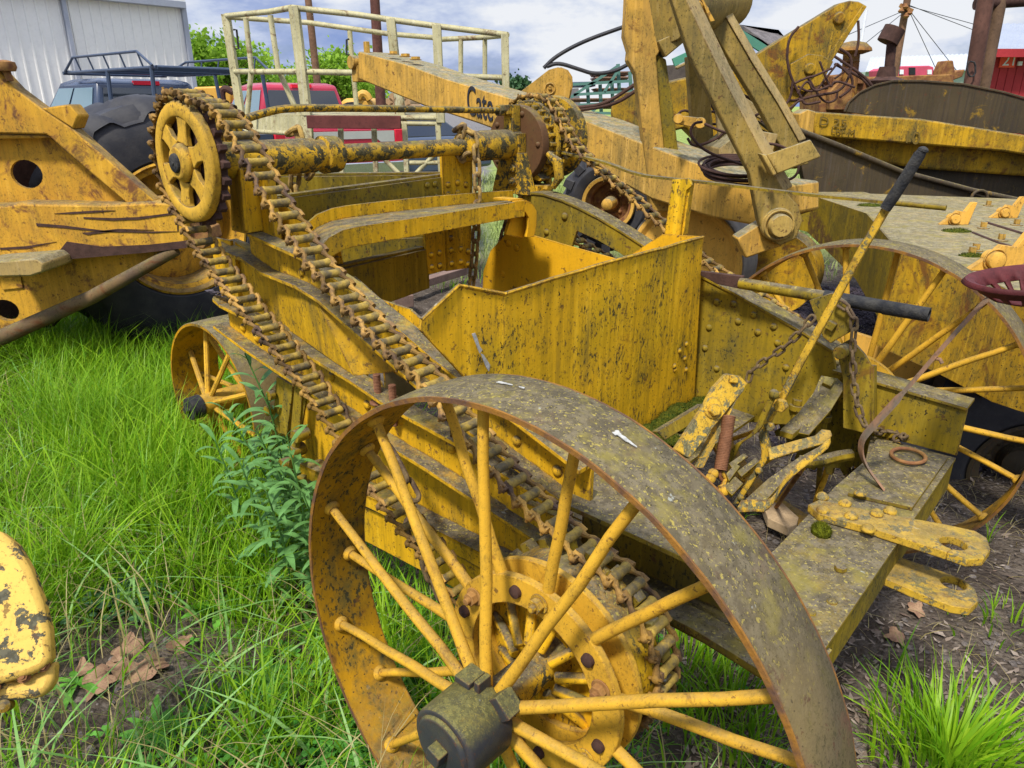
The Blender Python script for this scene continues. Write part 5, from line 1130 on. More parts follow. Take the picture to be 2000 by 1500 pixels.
# pickups
def pickup(loc, head, col, col2, label, cab_h=1.95, rack=False, trim=None):
    T_ = thing('pickup_truck', loc, label, 'pickup truck', 'pickup trucks parked behind the machines')
    fx = Vector((-math.sin(R_(head)), math.cos(R_(head)), 0)); ly = Vector((-fx.y, fx.x, 0)); o = Vector(loc)
    # rotate left vector so that +y is the truck's left
    def V(x, y, z): return o + fx * x + ly * y + Z * z
    body = NT('truck_paint'); body = body.fin(col, .25, None, spec=.7); 
    b = MB(); W2 = .98
    sil = [(0, .55), (0, 1.25), (1.9, 1.27), (1.95, 1.2), (3.95, 1.2), (4.1, 1.18), (5.4, 1.05), (5.6, .9), (5.65, .5), (5.2, .45), (5.1, .75), (4.8, .92), (4.4, .92), (4.15, .7), (4.05, .42), (1.55, .42), (1.45, .75), (1.2, .92), (.8, .92), (.55, .75), (.45, .5)]
    b.prism([V(x, -W2, z) for x, z in sil], ly * 2 * W2); b.build('body', body, T_, .05)
    b = MB(); lo = [(1.95, .95), (4.05, .95)]; 
    ring0 = [V(1.97, -.93, 1.2), V(4.35, -.93, 1.2), V(4.35, .93, 1.2), V(1.97, .93, 1.2)]; ring1 = [V(2.12, -.74, cab_h - .05), V(3.5, -.74, cab_h - .05), V(3.5, .74, cab_h - .05), V(2.12, .74, cab_h - .05)]; ring2 = [V(2.3, -.60, cab_h), V(3.3, -.60, cab_h), V(3.3, .60, cab_h), V(2.3, .60, cab_h)]
    v = ring0 + ring1 + ring2; f = [(0, 3, 2, 1)] + [(i, (i + 1) % 4, 4 + (i + 1) % 4, 4 + i) for i in range(4)] + [(4 + i, 4 + (i + 1) % 4, 8 + (i + 1) % 4, 8 + i) for i in range(4)] + [(8, 9, 10, 11)]
    b.add(v, f); b.build('cab', body, T_, .05)
    def face_q(i, a0, a1, h0, h1, out):
        A0, A1_, B0, B1_ = ring0[i], ring0[(i + 1) % 4], ring1[i], ring1[(i + 1) % 4]
        q = lambda a, h: (A0.lerp(A1_, a)).lerp(B0.lerp(B1_, a), h)
        pts = [q(a0, h0), q(a1, h0), q(a1, h1), q(a0, h1)]; n_ = (pts[1] - pts[0]).cross(pts[3] - pts[0]).normalized(); n_ = n_ if n_.dot(pts[0] - V(3, 0, 1.5)) > 0 else -n_
        return [p + n_ * .006 for p in pts], n_
    for i, a0, a1, nm, mt in ((3, .06, .94, 'rear_window', MAT['glass']), (2, .05, .94, 'side', None), (0, .05, .94, 'side', None), (1, .06, .94, 'windshield', MAT['cleang'])):
        spans = [(a0, a1)] if nm != 'side' else ([(.08, .46), (.5, .93)] if i == 2 else [(.07, .5), (.54, .92)])
        for s0, s1 in spans:
            pts, n_ = face_q(i, s0, s1, .10, .88, 1); b = MB(); b.prism(pts, n_ * .008); b.build('window' if nm == 'side' else nm, mt or MAT['cleang'], T_, .003)
    b = MB(); b.box(V(2.12, 0, cab_h - .06), fx * .03, ly * .2, Z * .03); b.build('brake_light', simple('red_lens', (.7, .02, .04), .1, .3), T_)
    b = MB(); b.prism([V(-.015, -.78, .75), V(-.015, .78, .75), V(-.015, .78, 1.2), V(-.015, -.78, 1.2)], fx * .02); b.build('tailgate', body, T_, .01)
    if trim:
        b = MB(); b.prism([V(-.025, -.78, .98), V(-.025, -.5, .98), V(-.025, -.42, 1.04), V(-.025, .42, 1.04), V(-.025, .5, .98), V(-.025, .78, .98), V(-.025, .78, 1.17), V(-.025, -.78, 1.17)], fx * .01); tg = b.build('tailgate_panel', simple('silver_panel', (.42, .42, .36), .05, .4), T_)
    b = MB(); b.box(V(-.08, 0, .55), fx * .1, ly * .95, Z * .1); b.build('bumper', simple('chrome', (.5, .5, .5), .1, .2, 5, .05, .5, 1), T_, .02)
    for sg in (-1, 1):
        b = MB(); b.box(V(-.01, .88 * sg, 1.02), fx * .03, ly * .09, Z * .17); b.build('tail_light', simple('red_lens', (.6, .02, .04), .2, .3), T_, .01)
        b = MB(); b.box(V(4.0, 1.12 * sg, 1.28), fx * .06, ly * .12, Z * .1); b.build('mirror', body, T_, .02)
        for wx in (1.0, 4.6):
            b = MB(); b.solid(V(wx, sg * .82, .40), ly * sg, [(-.1, .3), (-.1, .40), (.12, .40), (.15, .36), (.15, .26)], 36); t = b.build('wheel', MAT['rubber'], T_, .01)
            b = MB(); b.solid(V(wx, sg * .82, .40), ly * sg, [(.13, .25), (.155, .25), (.14, .1), (.16, .08)], 24); b.build('rim', simple('alloy', (.45, .45, .47), .2, .35, 9, .1, .5, .6), t)
    if rack:
        K = thing('truck_rack', V(1.5, 0, 0), 'dark blue-grey tubular ladder rack mounted over the blue pickup', 'ladder rack'); rm = simple('rack_paint', (.05, .07, .11), .2, .4, 20, .1)
        zt = 2.06
        def tb(nm, pts, r=.025): b = MB(); b.tube([V((p[0] - .6) * .74 + .6, p[1] * .95, p[2]) for p in pts], r, 8); b.build(nm, rm, K)
        for sg in (-1, 1):
            tb('side_rail', [(-.2, .86 * sg, zt), (3.4, .86 * sg, zt), (3.95, .8 * sg, zt + .02)]); tb('side_rail', [(-.15, .90 * sg, zt + .02), (.3, .92 * sg, zt + .2), (3.1, .92 * sg, zt + .2), (3.9, .84 * sg, zt + .02)], .018)
            for x in (.3, 1.0, 1.7, 2.4, 3.0): tb('strut', [(x, .86 * sg, zt), (x, .92 * sg, zt + .2)], .012)
            for x in (0, 1.8): tb('leg', [(x, .92 * sg, 1.2), (x, .86 * sg, zt)], .03)
        for x in (-.2, .6, 1.6, 2.6, 3.95): tb('cross_bar', [(x, -.86, zt), (x, .86, zt)])
    return T_
h1 = 50; fx1 = Vector((-math.sin(R_(h1)), math.cos(R_(h1)), 0)); pc = Vector((wp_(12.3, 296), 12.3, 0)) - fx1 * 2.05
pickup(tuple(pc), h1, (.025, .04, .075), None, 'dark blue pickup truck with a ladder rack in front of the metal building', 1.98, True)
h2 = 38; pickup((wp_(13.6, 688), 13.6, 0), h2, (.36, .008, .03), None, 'red pickup truck with a silver tailgate panel behind the platform cage', 2.0, trim=True)
# two cars half hidden behind the cage
def car(loc, head, col, label, s=1.0):
    T_ = thing('parked_car', loc, label, 'car', 'cars parked beyond the cage'); fx = Vector((-math.sin(R_(head)), math.cos(R_(head)), 0)); ly = Vector((-fx.y, fx.x, 0)); o = Vector(loc)
    V = lambda x, y, z: o + (fx * x + ly * y + Z * z) * s
    body = NT('car_paint').fin(col, .22, None, spec=.7)
    b = MB(); sil = [(0, .4), (-.05, .8), (.15, .98), (1.0, 1.02), (3.1, 1.0), (4.1, .88), (4.4, .7), (4.45, .4), (3.95, .35), (3.8, .6), (3.5, .7), (3.2, .6), (3.05, .32), (1.3, .32), (1.15, .6), (.85, .7), (.55, .6), (.4, .38)]
    b.prism([V(x, -.88, z) for x, z in sil], ly * 1.76 * s); b.build('body', body, T_, .06)
    b = MB(); r0 = [V(.6, -.84, 1.0), V(3.3, -.84, 1.0), V(3.3, .84, 1.0), V(.6, .84, 1.0)]; r1 = [V(1.2, -.6, 1.45), V(2.5, -.6, 1.45), V(2.5, .6, 1.45), V(1.2, .6, 1.45)]
    b.add(r0 + r1, [(0, 3, 2, 1)] + [(i, (i + 1) % 4, 4 + (i + 1) % 4, 4 + i) for i in range(4)] + [(4, 5, 6, 7)]); b.build('windows', MAT['glass'], T_, .04)
    b = MB(); b.prism([p + Z * .004 for p in r1], Z * .03); b.build('roof', body, T_, .01)
    for sg in (-1, 1):
        b = MB(); b.box(V(4.35, .62 * sg, .75), fx * .08, ly * .18, Z * .07); b.build('headlight', MAT['white'], T_, .02)
        for wx in (.85, 3.5):
            b = MB(); b.solid(V(wx, sg * .76, .33), ly * sg, [(-.1, .2), (-.1, .33), (.1, .33), (.12, .24)], 28); t = b.build('wheel', MAT['rubber'], T_); b = MB(); b.solid(V(wx, sg * .76, .33), ly * sg, [(.1, .22), (.125, .21), (.115, .06)], 20); b.build('rim', simple('alloy2', (.5, .5, .5), .2, .3, 9, .1, .5, .6), t)
car((wp_(17, 780), 17, 0), 120, (.55, .6, .68), 'white car seen above the deck beam of the cage'); car((wp_(15.5, 905), 16.8, 0), 128, (.05, .07, .11), 'dark blue car behind the right legs of the cage')
# yellow machines far behind
S8 = thing('yellow_loader', (wp_(19, 410), 19, 0), 'yellow loader cab and hood between the blue and red pickups', 'loader'); my = simple('loader_yellow', (.6, .33, .05), .15, .5, 3, .1)
b = MB(); ptile(b, 19, [(378,170),(436,168),(450,178),(455,260),(370,260)], 1.5); ptile(b, 18.8, [(455,185),(500,190),(505,260),(455,260)], 1.2); b.build('hood', my, S8, .04)
b = MB(); b.tube(smooth_path(PYs(18.6, [(436,200),(433,178),(440,172),(455,180)]), 1), .08, 8); b.build('lift_arm', MAT['darkrust'], S8); b = MB(); b.solid(PY(18.7, 470, 250), Y, [(0, .3), (0, .6), (.4, .6)], 28); b.build('wheel', MAT['rubber'], S8)
S9 = thing('yellow_grader', (wp_(22, 700), 22, 0), 'small tan yellow machine with rounded hood beyond the cars', 'grader')
b = MB(); ptile(b, 22, [(663,213),(664,198),(676,192),(715,191),(728,198),(730,230),(663,230)], 1.5); b.build('hood', my, S9, .1); b = MB(); b.tube(smooth_path(PYs(22, [(700,192),(706,182),(716,184),(722,195)]), 1), .1, 8); b.build('fender', my, S9); b = MB(); b.solid(PY(21.8, 690, 240), Y, [(0, .3), (0, .55), (.4, .55)], 28); b.build('wheel', MAT['rubber'], S9)
lm = simple('cut_log_ends', (.42, .26, .13), .3, .8, 8, .2)
lg = None
for i, (px, py) in enumerate([(752,210),(768,209),(784,210),(800,212),(760,200),(777,199),(793,201),(768,190),(786,190)]):
    if lg is None: 
        b = MB(); c_ = PY(24, px, py); b.solid(c_, Y, [(0, .1), (0, .13), (2.5, .13)], 18); lg = b.build('log', lm, None); c_0 = c_; o_ = lg
    else: o_ = lg.copy(); scene.collection.objects.link(o_); o_.location = PY(24, px, py) - c_0
    tag(o_, 'cut log in the small stack beyond the cage', 'log', 'logs stacked beyond the cage')
# utility poles
def pole(a, c, y, r, label, mat):
    b = MB(); A_, C_ = PY(y, *a), PY(y, *c); d = (A_ - C_).normalized(); C_ = C_ - d * (C_.z / d.z); A_ = A_ + d * 4; b.tube([C_, C_.lerp(A_, .5), A_], [r * 1.15, r, r * .85], 14); return tag(b.build('utility_pole', mat, None), label, 'utility pole')
wood = simple('pole_wood', (.20, .11, .06), .4, .85, 6, .5)
pole((602, 0), (620, 165), 26, .11, 'wooden utility pole left of the taller cage posts', wood)
pole((732, 0), (744, 205), 22, .13, 'thick dark wooden pole behind the middle of the cage', simple('dark_pole_wood', (.12, .05, .035), .4, .85, 6, .5))
S10 = thing('utility_pole', PY(24, 1740, 190) * 1, 'leaning wooden pole with insulators and guy wires at the upper right', 'utility pole')
b = MB(); b.tube([PY(24, 1733, 220), PY(24, 1772, 0), PY(24, 1776, -20)], [.12, .10, .09], 12); b.build('shaft', wood, S10)
b = MB(); b.beam(PY(23.9, 1758, 10), PY(23.9, 1782, 22), .08, .1)
for p in ((1760, 22), (1768, 14), (1776, 26), (1770, 32)): b.solid(PY(23.8, *p), Z, [(-.05, .05), (0, .09), (.06, .05), (.1, .03)], 10)
b.build('insulator_bracket', MAT['rusty'], S10)
for l in ([(1768,20),(1640,75)], [(1768,22),(1665,105)], [(1775,12),(1905,48)], [(1775,10),(1905,60)], [(1776,22),(1835,150)], [(1776,20),(1870,140)], [(1768,25),(1752,190)]):
    b = MB(); b.tube([PY(23.9, *l[0]), PY(24.5 if l[1][0] > 1700 else 20, *l[1])], .010, 5); b.build('guy_wire', MAT['plas'], S10)
b = MB(); b.cyl(PY(20, 1692, 20), PY(20, 1672, 150), .04, 8); tag(b.build('white_mast', MAT['white'], None), 'thin white pole behind the air cleaner', 'pole')
# red building with the number 21
S11 = thing('red_shed', (wp_(13, 1980), 13, 0), 'red vertical board building with ribbed metal roof and number 21 sign', 'building'); red = simple('barn_red', (.36, .03, .035), .15, .7, 4, .2)
b = MB(); yb_ = 13
for i in range(26):
    x0 = 1927 + i * 16.5; a_, c_ = PY(yb_, x0, 103), PY(yb_, x0 + 15.5, 103); b.box(Vector(((a_.x + c_.x) / 2, yb_ + .1, (a_.z) / 2)), X * (c_.x - a_.x) / 2, Y * .1, Z * a_.z / 2)
a_ = PY(yb_, 1930, 103); vd_ = Vector((.66, 1, 0)); b.prism([Vector((a_.x, yb_ + .2, 0)), Vector((a_.x + 5, yb_ + .2, 0)), Vector((a_.x + 5, yb_ + .2, 0)) + vd_ * 5, Vector((a_.x, yb_ + .2, 0)) + vd_ * 5], Z * (a_.z - .02)); b.build('wall', red, S11, .004)
b = MB(); e0 = PY(yb_ - .3, 1921, 98); r0 = Vector((PY(yb_ + 2.5, 1950, 47).x, yb_ + 2.5, PY(yb_ + 2.5, 1950, 47).z)); prof = []
for i in range(60): prof += [(i * .12, 0), (i * .12 + .05, .02)]
b.band([Vector((r0.x + a, r0.y, r0.z + h)) for a, h in prof], [Vector((e0.x + a, e0.y, e0.z + h)) for a, h in prof], Z * -.02); b.build('roof', simple('galvanised_roof', (.34, .37, .42), .1, .45, 3, .1, .5, .3), S11)
b = MB(); b.beam(e0 + Z * -.04, e0 + X * 4 - Z * .04, .05, .12); b.build('fascia', red, S11)
sg0 = PY(yb_ - .02, 1950, 132); sg1 = PY(yb_ - .02, 1984, 111)
b = MB(); b.box(Vector(((sg0.x + sg1.x) / 2, yb_ - .03, (sg0.z + sg1.z) / 2)), X * (sg1.x - sg0.x) / 2, Y * .012, Z * (sg1.z - sg0.z) / 2); sgn = b.build('number_sign', simple('sign_red', (.80, .09, .04), .1, .5), S11)
t_ = text('sign_number', '21', .24, Vector((sg0.x + .03, yb_ - .045, sg0.z + .03)), X, Z, MAT['white'], S11, .002)
b = MB(); b.box(PY(yb_ - .05, 1992, 124), X * .03, Y * .02, Z * .03); b.build('wall_box', MAT['white'], S11)
# long shed, caboose, shingled house
S12 = thing('long_shed', (wp_(34, 1790), 34, 0), 'long low shed with pale corrugated roof far behind the engine', 'building')
b = MB(); p0, p1 = PY(34, 1690, 140), PY(34, 1960, 136); q0_, q1_ = PY(38, 1700, 113), PY(38, 1960, 104); n_ = 60; b.band([q0_.lerp(q1_, i / n_) + Z * (.05 * (i % 2)) for i in range(n_ + 1)], [p0.lerp(p1, i / n_) + Z * (.05 * (i % 2)) for i in range(n_ + 1)], Z * -.03); b.build('roof', simple('pale_roof', (.45, .47, .48), .08, .5, 2, .1), S12)
b = MB(); b.prism([Vector((p0.x, 34.3, 0)), Vector((p1.x, 34.3, 0)), Vector((p1.x, 34.3, p1.z)), Vector((p0.x, 34.3, p0.z))], Y * .2); b.build('wall', simple('pale_green_wall', (.32, .40, .36), .1, .7, 2), S12)
S13 = thing('caboose', (wp_(28, 1788), 28, 0), 'small faded pink-red railway caboose far behind the engine', 'caboose')
b = MB(); ptile(b, 28, [(1752,134),(1762,129),(1815,128),(1824,131),(1824,150),(1752,150)], 2.2); b.build('body', simple('faded_red', (.5, .07, .12), .15, .7, 3), S13, .03)
for x0 in (1757, 1812): b = MB(); ptile(b, 27.95, [(x0,136),(x0+8,136),(x0+8,145),(x0,145)], .05); b.build('window', MAT['white'], S13)
b = MB(); ptile(b, 27.95, [(1776,132),(1788,132),(1788,146),(1776,146)], .05); b.build('door', MAT['plas'], S13)
S14 = thing('shingled_house', (wp_(18, 1480), 18, 0), 'house with brown shingle roof and green trim behind the tall frame', 'house')
b = MB(); ey = [PY(17, 1445, 62), PY(17, 1540, 108)]; 
b.prism([PY(18, 1438, 55), PY(18, 1520, 66), PY(18, 1530, 78), PY(17, 1535, 100), PY(17, 1500, 95), PY(17, 1452, 60)], Z * .08); b.build('roof', simple('brown_shingles', (.16, .14, .13), .5, .9, 3, .6), S14)
b = MB(); b.beam(PY(17, 1444, 66), PY(17, 1510, 108), .1, .16); b.build('eave_trim', simple('green_trim_b', (.07, .20, .14), .1, .6), S14); b = MB(); b.beam(PY(17, 1315, 122), PY(17, 1346, 108), .1, .16); b.build('eave_trim', simple('green_trim', (.07, .24, .16), .1, .6), S14)
b = MB(); ptile(b, 17.6, [(1300,128),(1500,112),(1540,115),(1540,230),(1300,230)], 3); b.build('wall', simple('dark_wall', (.09, .07, .06), .3, .8), S14)
# green trestle stand with stacked boards
S15 = thing('trestle_stand', (wp_(12, 1180), 12, 0), 'light green steel trestle stand with braces behind the small flywheel', 'stand'); gm = simple('mint_green_steel', (.09, .19, .155), .1, .6)
for l in ([(1147,160),(1150,215)], [(1207,125),(1212,230)], [(1172,165),(1175,235)], [(1195,160),(1198,225)], [(1230,140),(1236,220)]): b = MB(); b.beam(PY(12, *l[0]), PY(12, *l[1]), .05, .05, Y); b.build('post', gm, S15)
for l in ([(1120,185),(1240,178)], [(1115,165),(1235,158)], [(1130,205),(1245,200)], [(1120,220),(1240,222)], [(1150,215),(1110,232)], [(1175,200),(1140,235)], [(1115,190),(1205,130)], [(1212,130),(1180,180)]): b = MB(); b.beam(PY(11.9, *l[0]), PY(11.9, *l[1]), .03, .04); b.build('rail', gm, S15)
bd = simple('stacked_boards', (.30, .17, .11), .4, .8, 5)
for i, (x0, y0, x1, h, lab) in enumerate([(1160, 140, 1232, 8, 'brown board pile, upper one on the green stand'), (1163, 150, 1228, 9, 'brown board pile just under the upper one'), (1118, 192, 1240, 8, 'long board pile low on the green stand'), (1120, 160, 1165, 10, 'grey tarp bundle on the green stand'), (1165, 172, 1238, 7, 'board pile in the middle of the green stand'), (1120, 206, 1230, 8, 'lowest board pile on the green stand')]):
    b = MB(); 
    for k in range(3): ptile(b, 12.2 + .02 * k, [(x0 + 2 * k, y0 + k * h / 3), (x1 - k, y0 + k * h / 3 - 1), (x1 - k, y0 + (k + .85) * h / 3 - 1), (x0 + 2 * k, y0 + (k + .85) * h / 3)], .8)
    tag(b.build('board_pile', bd if i != 3 else simple('blue_tarp', (.12, .14, .22), .4, .7), None), lab, 'boards' if i != 3 else 'tarp')
S16 = thing('low_barn', (wp_(30, 1180), 30, 0), 'low dark roofed barn on the horizon left of the flywheel', 'building'); b = MB(); ptile(b, 40, [(1000,180),(1130,172),(1135,215),(1000,215)], 5); b.build('wall', simple('barn_grey', (.16, .15, .16), .2, .8, 2), S16)
# trees
def tree(base, h, cr, ch, label, seed, col, nl=2600, ls=.16, group='trees behind the parked trucks'):
    rg_ = random.Random(seed); T_ = thing('tree', base, label, 'tree', group); o = Vector(base)
    b = MB(); b.tube([o, o + Vector((.1, 0, h * .35)), o + Vector((-.1, .05, h * .8))], [h * .03, h * .02, h * .006], 8)
    tips = []
    for k in range(16):
        a = rg_.uniform(0, 6.28); z0 = h * rg_.uniform(.2, .7); r = cr * rg_.uniform(.5, 1.0) * (1 - .5 * (z0 / h)); s0 = o + Z * z0; e0_ = o + Vector((math.cos(a) * r, math.sin(a) * r, min(h, z0 + rg_.uniform(.1, .4) * h))); m_ = s0.lerp(e0_, .5) + Z * h * .03
        b.tube([s0, m_, e0_], [h * .008, h * .005, h * .002], 5); tips += [(m_, .5), (e0_, 1)]
    b.build('trunk', wood, T_)
    for k in range(46):
        a = rg_.uniform(0, 6.28); q = rg_.random() ** .5; z = h * (1 - ch) + ch * h * rg_.random(); pr = math.sin(math.pi * min(1, max(.08, (z / h - (1 - ch)) / ch)) ** .8) * .9 + .12
        tips.append((o + Vector((math.cos(a) * cr * q * pr, math.sin(a) * cr * q * pr, z)), rg_.uniform(.5, 1.2)))
    v = []; f = []
    for i in range(int(nl * 2)):
        c_, s_ = rg_.choice(tips); p = c_ + Vector((rg_.gauss(0, 1), rg_.gauss(0, 1), rg_.gauss(0, .8))) * cr * .16 * s_; d = Vector((rg_.gauss(0, 1), rg_.gauss(0, 1), rg_.gauss(0, 1))).normalized(); e_ = d.cross(Vector((rg_.random(), rg_.random(), rg_.random()))).normalized(); L1 = ls * rg_.uniform(.6, 1.3)
        k = len(v); v += [p - e_ * L1 * .4, p + d * L1 * .5 - e_ * .02, p + e_ * L1 * .4, p - d * L1 * .5]; f.append((k, k + 1, k + 2, k + 3))
    b = MB(); b.v = v; b.f = f; b.build('crown', col, T_, smooth=False, rec=False)
def leafmat(name, c1, c2, tr=.35, sc=3.0, rough=.55):
    s = NT(name); g_ = s.n('ShaderNodeNewGeometry'); r_ = s.n('ShaderNodeMapRange'); s.l(g_.outputs['Random Per Island'], r_.inputs[0])
    c_ = s.mix(r_.outputs[0], c1, c2); c_ = s.mix(s.ramp(s.noise(sc, 3), .35, .7, 0, .6), c_, tuple(x * .55 for x in c1))
    m_ = s.fin(c_, rough, None, spec=.3); t_ = s.n('ShaderNodeBsdfTranslucent'); s.l(c_, t_.inputs[0]); mx_ = s.n('ShaderNodeMixShader'); mx_.inputs[0].default_value = tr
    s.l(s.b.outputs[0], mx_.inputs[1]); s.l(t_.outputs[0], mx_.inputs[2]); s.l(mx_.outputs[0], s.out.inputs[0]); return m_
lf1 = leafmat('spring_leaves', (.22, .40, .03), (.40, .60, .07), .5, .8); lf2 = leafmat('dark_leaves', (.04, .10, .04), (.08, .16, .06), .3, .8)
for i, (px, y, top, cr_w, lab, mt, n_) in enumerate([(432, 34, 68, 2.2, 'bright green tree directly above the blue pickup rack', lf1, 3600), (500, 36, 118, 2.4, 'rounded light green tree seen through the left cage posts', lf1, 2800), (395, 38, 112, 1.8, 'light green tree beside the metal building corner', lf1, 2000), (665, 36, 106, 1.9, 'bright green tree seen between the middle cage posts', lf1, 2800), (590, 42, 152, 3.0, 'low green trees above the red pickup', lf1, 2400), (712, 42, 140, 1.8, 'light green bushy tree behind the thick dark pole', lf1, 1800), (1012, 60, 155, 2.0, 'small distant green tree between cage and sheave plate', lf2, 1200)]):
    x = wp_(y, px); h = PY(y, px, top).z; tree((x, y, 0), h, cr_w, .8, lab, 30 + i, mt, n_, .2 + (.1 if y > 50 else 0))
# ================================================================ ground, grass, weeds, litter
s = NT('soil_and_gravel'); big = s.noise(.9, 5, .6, .5); med = s.noise(6, 6, .65); fine = s.noise(60, 4, .7); vo = s.n('ShaderNodeTexVoronoi'); vo.inputs['Scale'].default_value = 55; s.l(s.co, vo.inputs[0])
sp_ = s.n('ShaderNodeSeparateXYZ'); s.l(s.co, sp_.inputs[0])
col = s.mix(s.ramp(med, .35, .7), (.06, .046, .034), (.13, .105, .08)); col = s.mix(s.ramp(fine, .5, .7, 0, .6), col, (.05, .035, .03)); col = s.mix(s.ramp(s.noise(23, 4), .58, .68, 0, .7), col, (.22, .18, .14))
dk = s.math('MULTIPLY', s.ramp(sp_.outputs[0], 1.2, 1.7), s.math('MULTIPLY', s.ramp(sp_.outputs[1], 2.9, 3.4), s.ramp(sp_.outputs[1], 7.5, 6.5))); col = s.mix(s.math('MULTIPLY', dk, .8), col, (.028, .022, .03))
far = s.ramp(sp_.outputs[1], 7.5, 9.5); gr_ = s.mix(s.ramp(med, .35, .65), (.30, .36, .10), (.16, .22, .05)); asp = s.mix(s.ramp(med, .4, .6), (.20, .19, .18), (.14, .13, .125))
fc = s.mix(s.ramp(s.math('MULTIPLY_ADD', sp_.outputs[1], .02, s.math('ADD', sp_.outputs[0], s.math('MULTIPLY', big, .4))), -.2, .2), asp, gr_)
col = s.mix(far, col, fc)
h_ = s.math('ADD', s.math('MULTIPLY', fine, .6), s.math('ADD', med, s.math('MULTIPLY', vo.outputs['Distance'], -.8)))
gm_ = s.fin(col, .95, h_, 1.0, .02, .15)
gx = np.unique(np.concatenate([np.linspace(-600, -8, 12), np.linspace(-8, 8, 200), np.linspace(8, 600, 12)])); gy = np.unique(np.concatenate([[-30, -5], np.linspace(0, 9, 120), np.linspace(9, 800, 14)]))
def gh(x, y):
    f_ = max(0, min(1, (9 - y) / 2)) * max(0, min(1, (8 - abs(x)) / 2))
    return (noise.noise(Vector((x * 1.1, y * 1.1, 0))) * .03 + noise.noise(Vector((x * 4, y * 4, 3))) * .014 + noise.noise(Vector((x * 14, y * 14, 5))) * .006 - .02) * f_
v = [(x, y, gh(x, y)) for y in gy for x in gx]; nx = len(gx); f = [(j * nx + i, j * nx + i + 1, (j + 1) * nx + i + 1, (j + 1) * nx + i) for j in range(len(gy) - 1) for i in range(nx - 1)]
b = MB(); b.v = v; b.f = f; tag(b.build('ground', gm_, None, rec=False), kind='structure')
def ribbons(name, base, hgt, wid, bend, az_, mat, label, cat, seg=4):
    """blades as one mesh: base Nx3, bend = horizontal reach"""
    n = len(base); t = np.linspace(0, 1, seg + 1)[None, :, None]; d = np.stack([np.cos(az_), np.sin(az_), np.zeros(n)], 1)[:, None, :]
    wob = np.stack([-np.sin(az_ + rng.uniform(-1.2, 1.2, n)), np.cos(az_), np.zeros(n)], 1)[:, None, :]
    up_ = np.array([0, 0, 1.0])[None, None, :]; droop = (bend / hgt)[:, None, None]
    c = base[:, None, :] + d * bend[:, None, None] * t ** 2 + up_ * hgt[:, None, None] * (t - .22 * droop * t ** 3)
    w = wid[:, None, None] * (1 - t ** 2.2) * np.minimum(1, .55 + 2 * t); L_ = c - wob * w / 2; R2 = c + wob * w / 2
    V_ = np.concatenate([L_, R2], 2).reshape(n, -1, 3); m_ = 2 * (seg + 1); idx = np.arange(n)[:, None, None] * m_; k = np.arange(seg)[None, :, None] * 2
    Fq = (idx + k + np.array([0, 1, 3, 2])[None, None, :]).reshape(-1, 4)
    me = bpy.data.meshes.new(name); me.vertices.add(n * m_); me.vertices.foreach_set('co', V_.reshape(-1).astype(np.float32)); nf = len(Fq); me.loops.add(nf * 4); me.loops.foreach_set('vertex_index', Fq.reshape(-1).astype(np.int32)); me.polygons.add(nf)
    me.polygons.foreach_set('loop_start', np.arange(nf, dtype=np.int32) * 4); me.polygons.foreach_set('loop_total', np.full(nf, 4, np.int32)); me.polygons.foreach_set('use_smooth', np.ones(nf, bool)); me.update(); me.validate(); me.materials.append(mat)
    o = bpy.data.objects.new(name, me); scene.collection.objects.link(o); return tag(o, label, cat, kind='stuff')
gmA = leafmat('grass_blades', (.12, .31, .008), (.36, .56, .025), .45, 2.5, .4); gmB = leafmat('dry_grass', (.34, .27, .10), (.5, .42, .2), .3, 3); gmD = leafmat('dark_grass', (.08, .25, .015), (.20, .42, .04), .35, 3, .45)
On, Fn, An = np.array(O), np.array(F), np.array(A)
def st_of(P): q = P - On[None, :]; return q @ Fn, q @ An
def clumpy(P, sc, seed): return np.array([noise.noise(Vector((x * sc, y * sc, seed))) for x, y, _ in P])
def sample(n, x0, x1, y0, y1): P = np.stack([rng.uniform(x0, x1, n), rng.uniform(y0, y1, n), np.zeros(n)], 1); return P
def visible(P, m=1.25):                                         # within the wide view cone
    return (np.abs(P[:, 0]) < P[:, 1] * .70 * m + .35)
# tall lush grass on the left
P = sample(190000, -6, 1.4, .55, 6.5); P = P[visible(P)]; s_, t_ = st_of(P); bare = 2 * np.exp(-(((P[:, 0] + 1.13) / .26) ** 2 + ((P[:, 1] - 1.74) / .20) ** 2)) + .7 * np.exp(-(((P[:, 0] + .5) / .3) ** 2 + ((P[:, 1] - 1.15) / .22) ** 2))
cl = clumpy(P, 2.2, 1.0) + .5 * clumpy(P, 7, 2.0)
edge = np.clip((.62 - t_) / .25, 0, 1); edge = np.where(s_ < -1.9, np.clip((1.6 - t_) / .4, 0, 1), edge)
tyre = np.exp(-(((P[:, 0] + 2.6) / .5) ** 2 + ((P[:, 1] - 5.2) / .5) ** 2))
near = np.clip((P[:, 1] - .9) / 1.0, .34, 1)
prob = np.clip(.55 + .9 * cl, .06, 1) * edge * np.clip(1 - 1.4 * bare, .03, 1) * near
k = rng.random(len(P)) < prob * 1.0; P = P[k]; cl = cl[k]; nr = near[k]; n = len(P)
P[:, 2] = [gh(x, y) - .005 for x, y, _ in P]
H_ = (.15 + .20 * rng.random(n) ** 1.3) * (.62 + .55 * nr) * (1 + .35 * np.clip(cl, -.6, 1))
ribbons('grass', P, H_, rng.uniform(.003, .006, n) + .006 * rng.random(n) ** 4, H_ * rng.uniform(.15, 1.1, n), rng.normal(.6, 1.7, n), gmA, 'tall bright green grass on the left of the scraper', 'grass', 4)
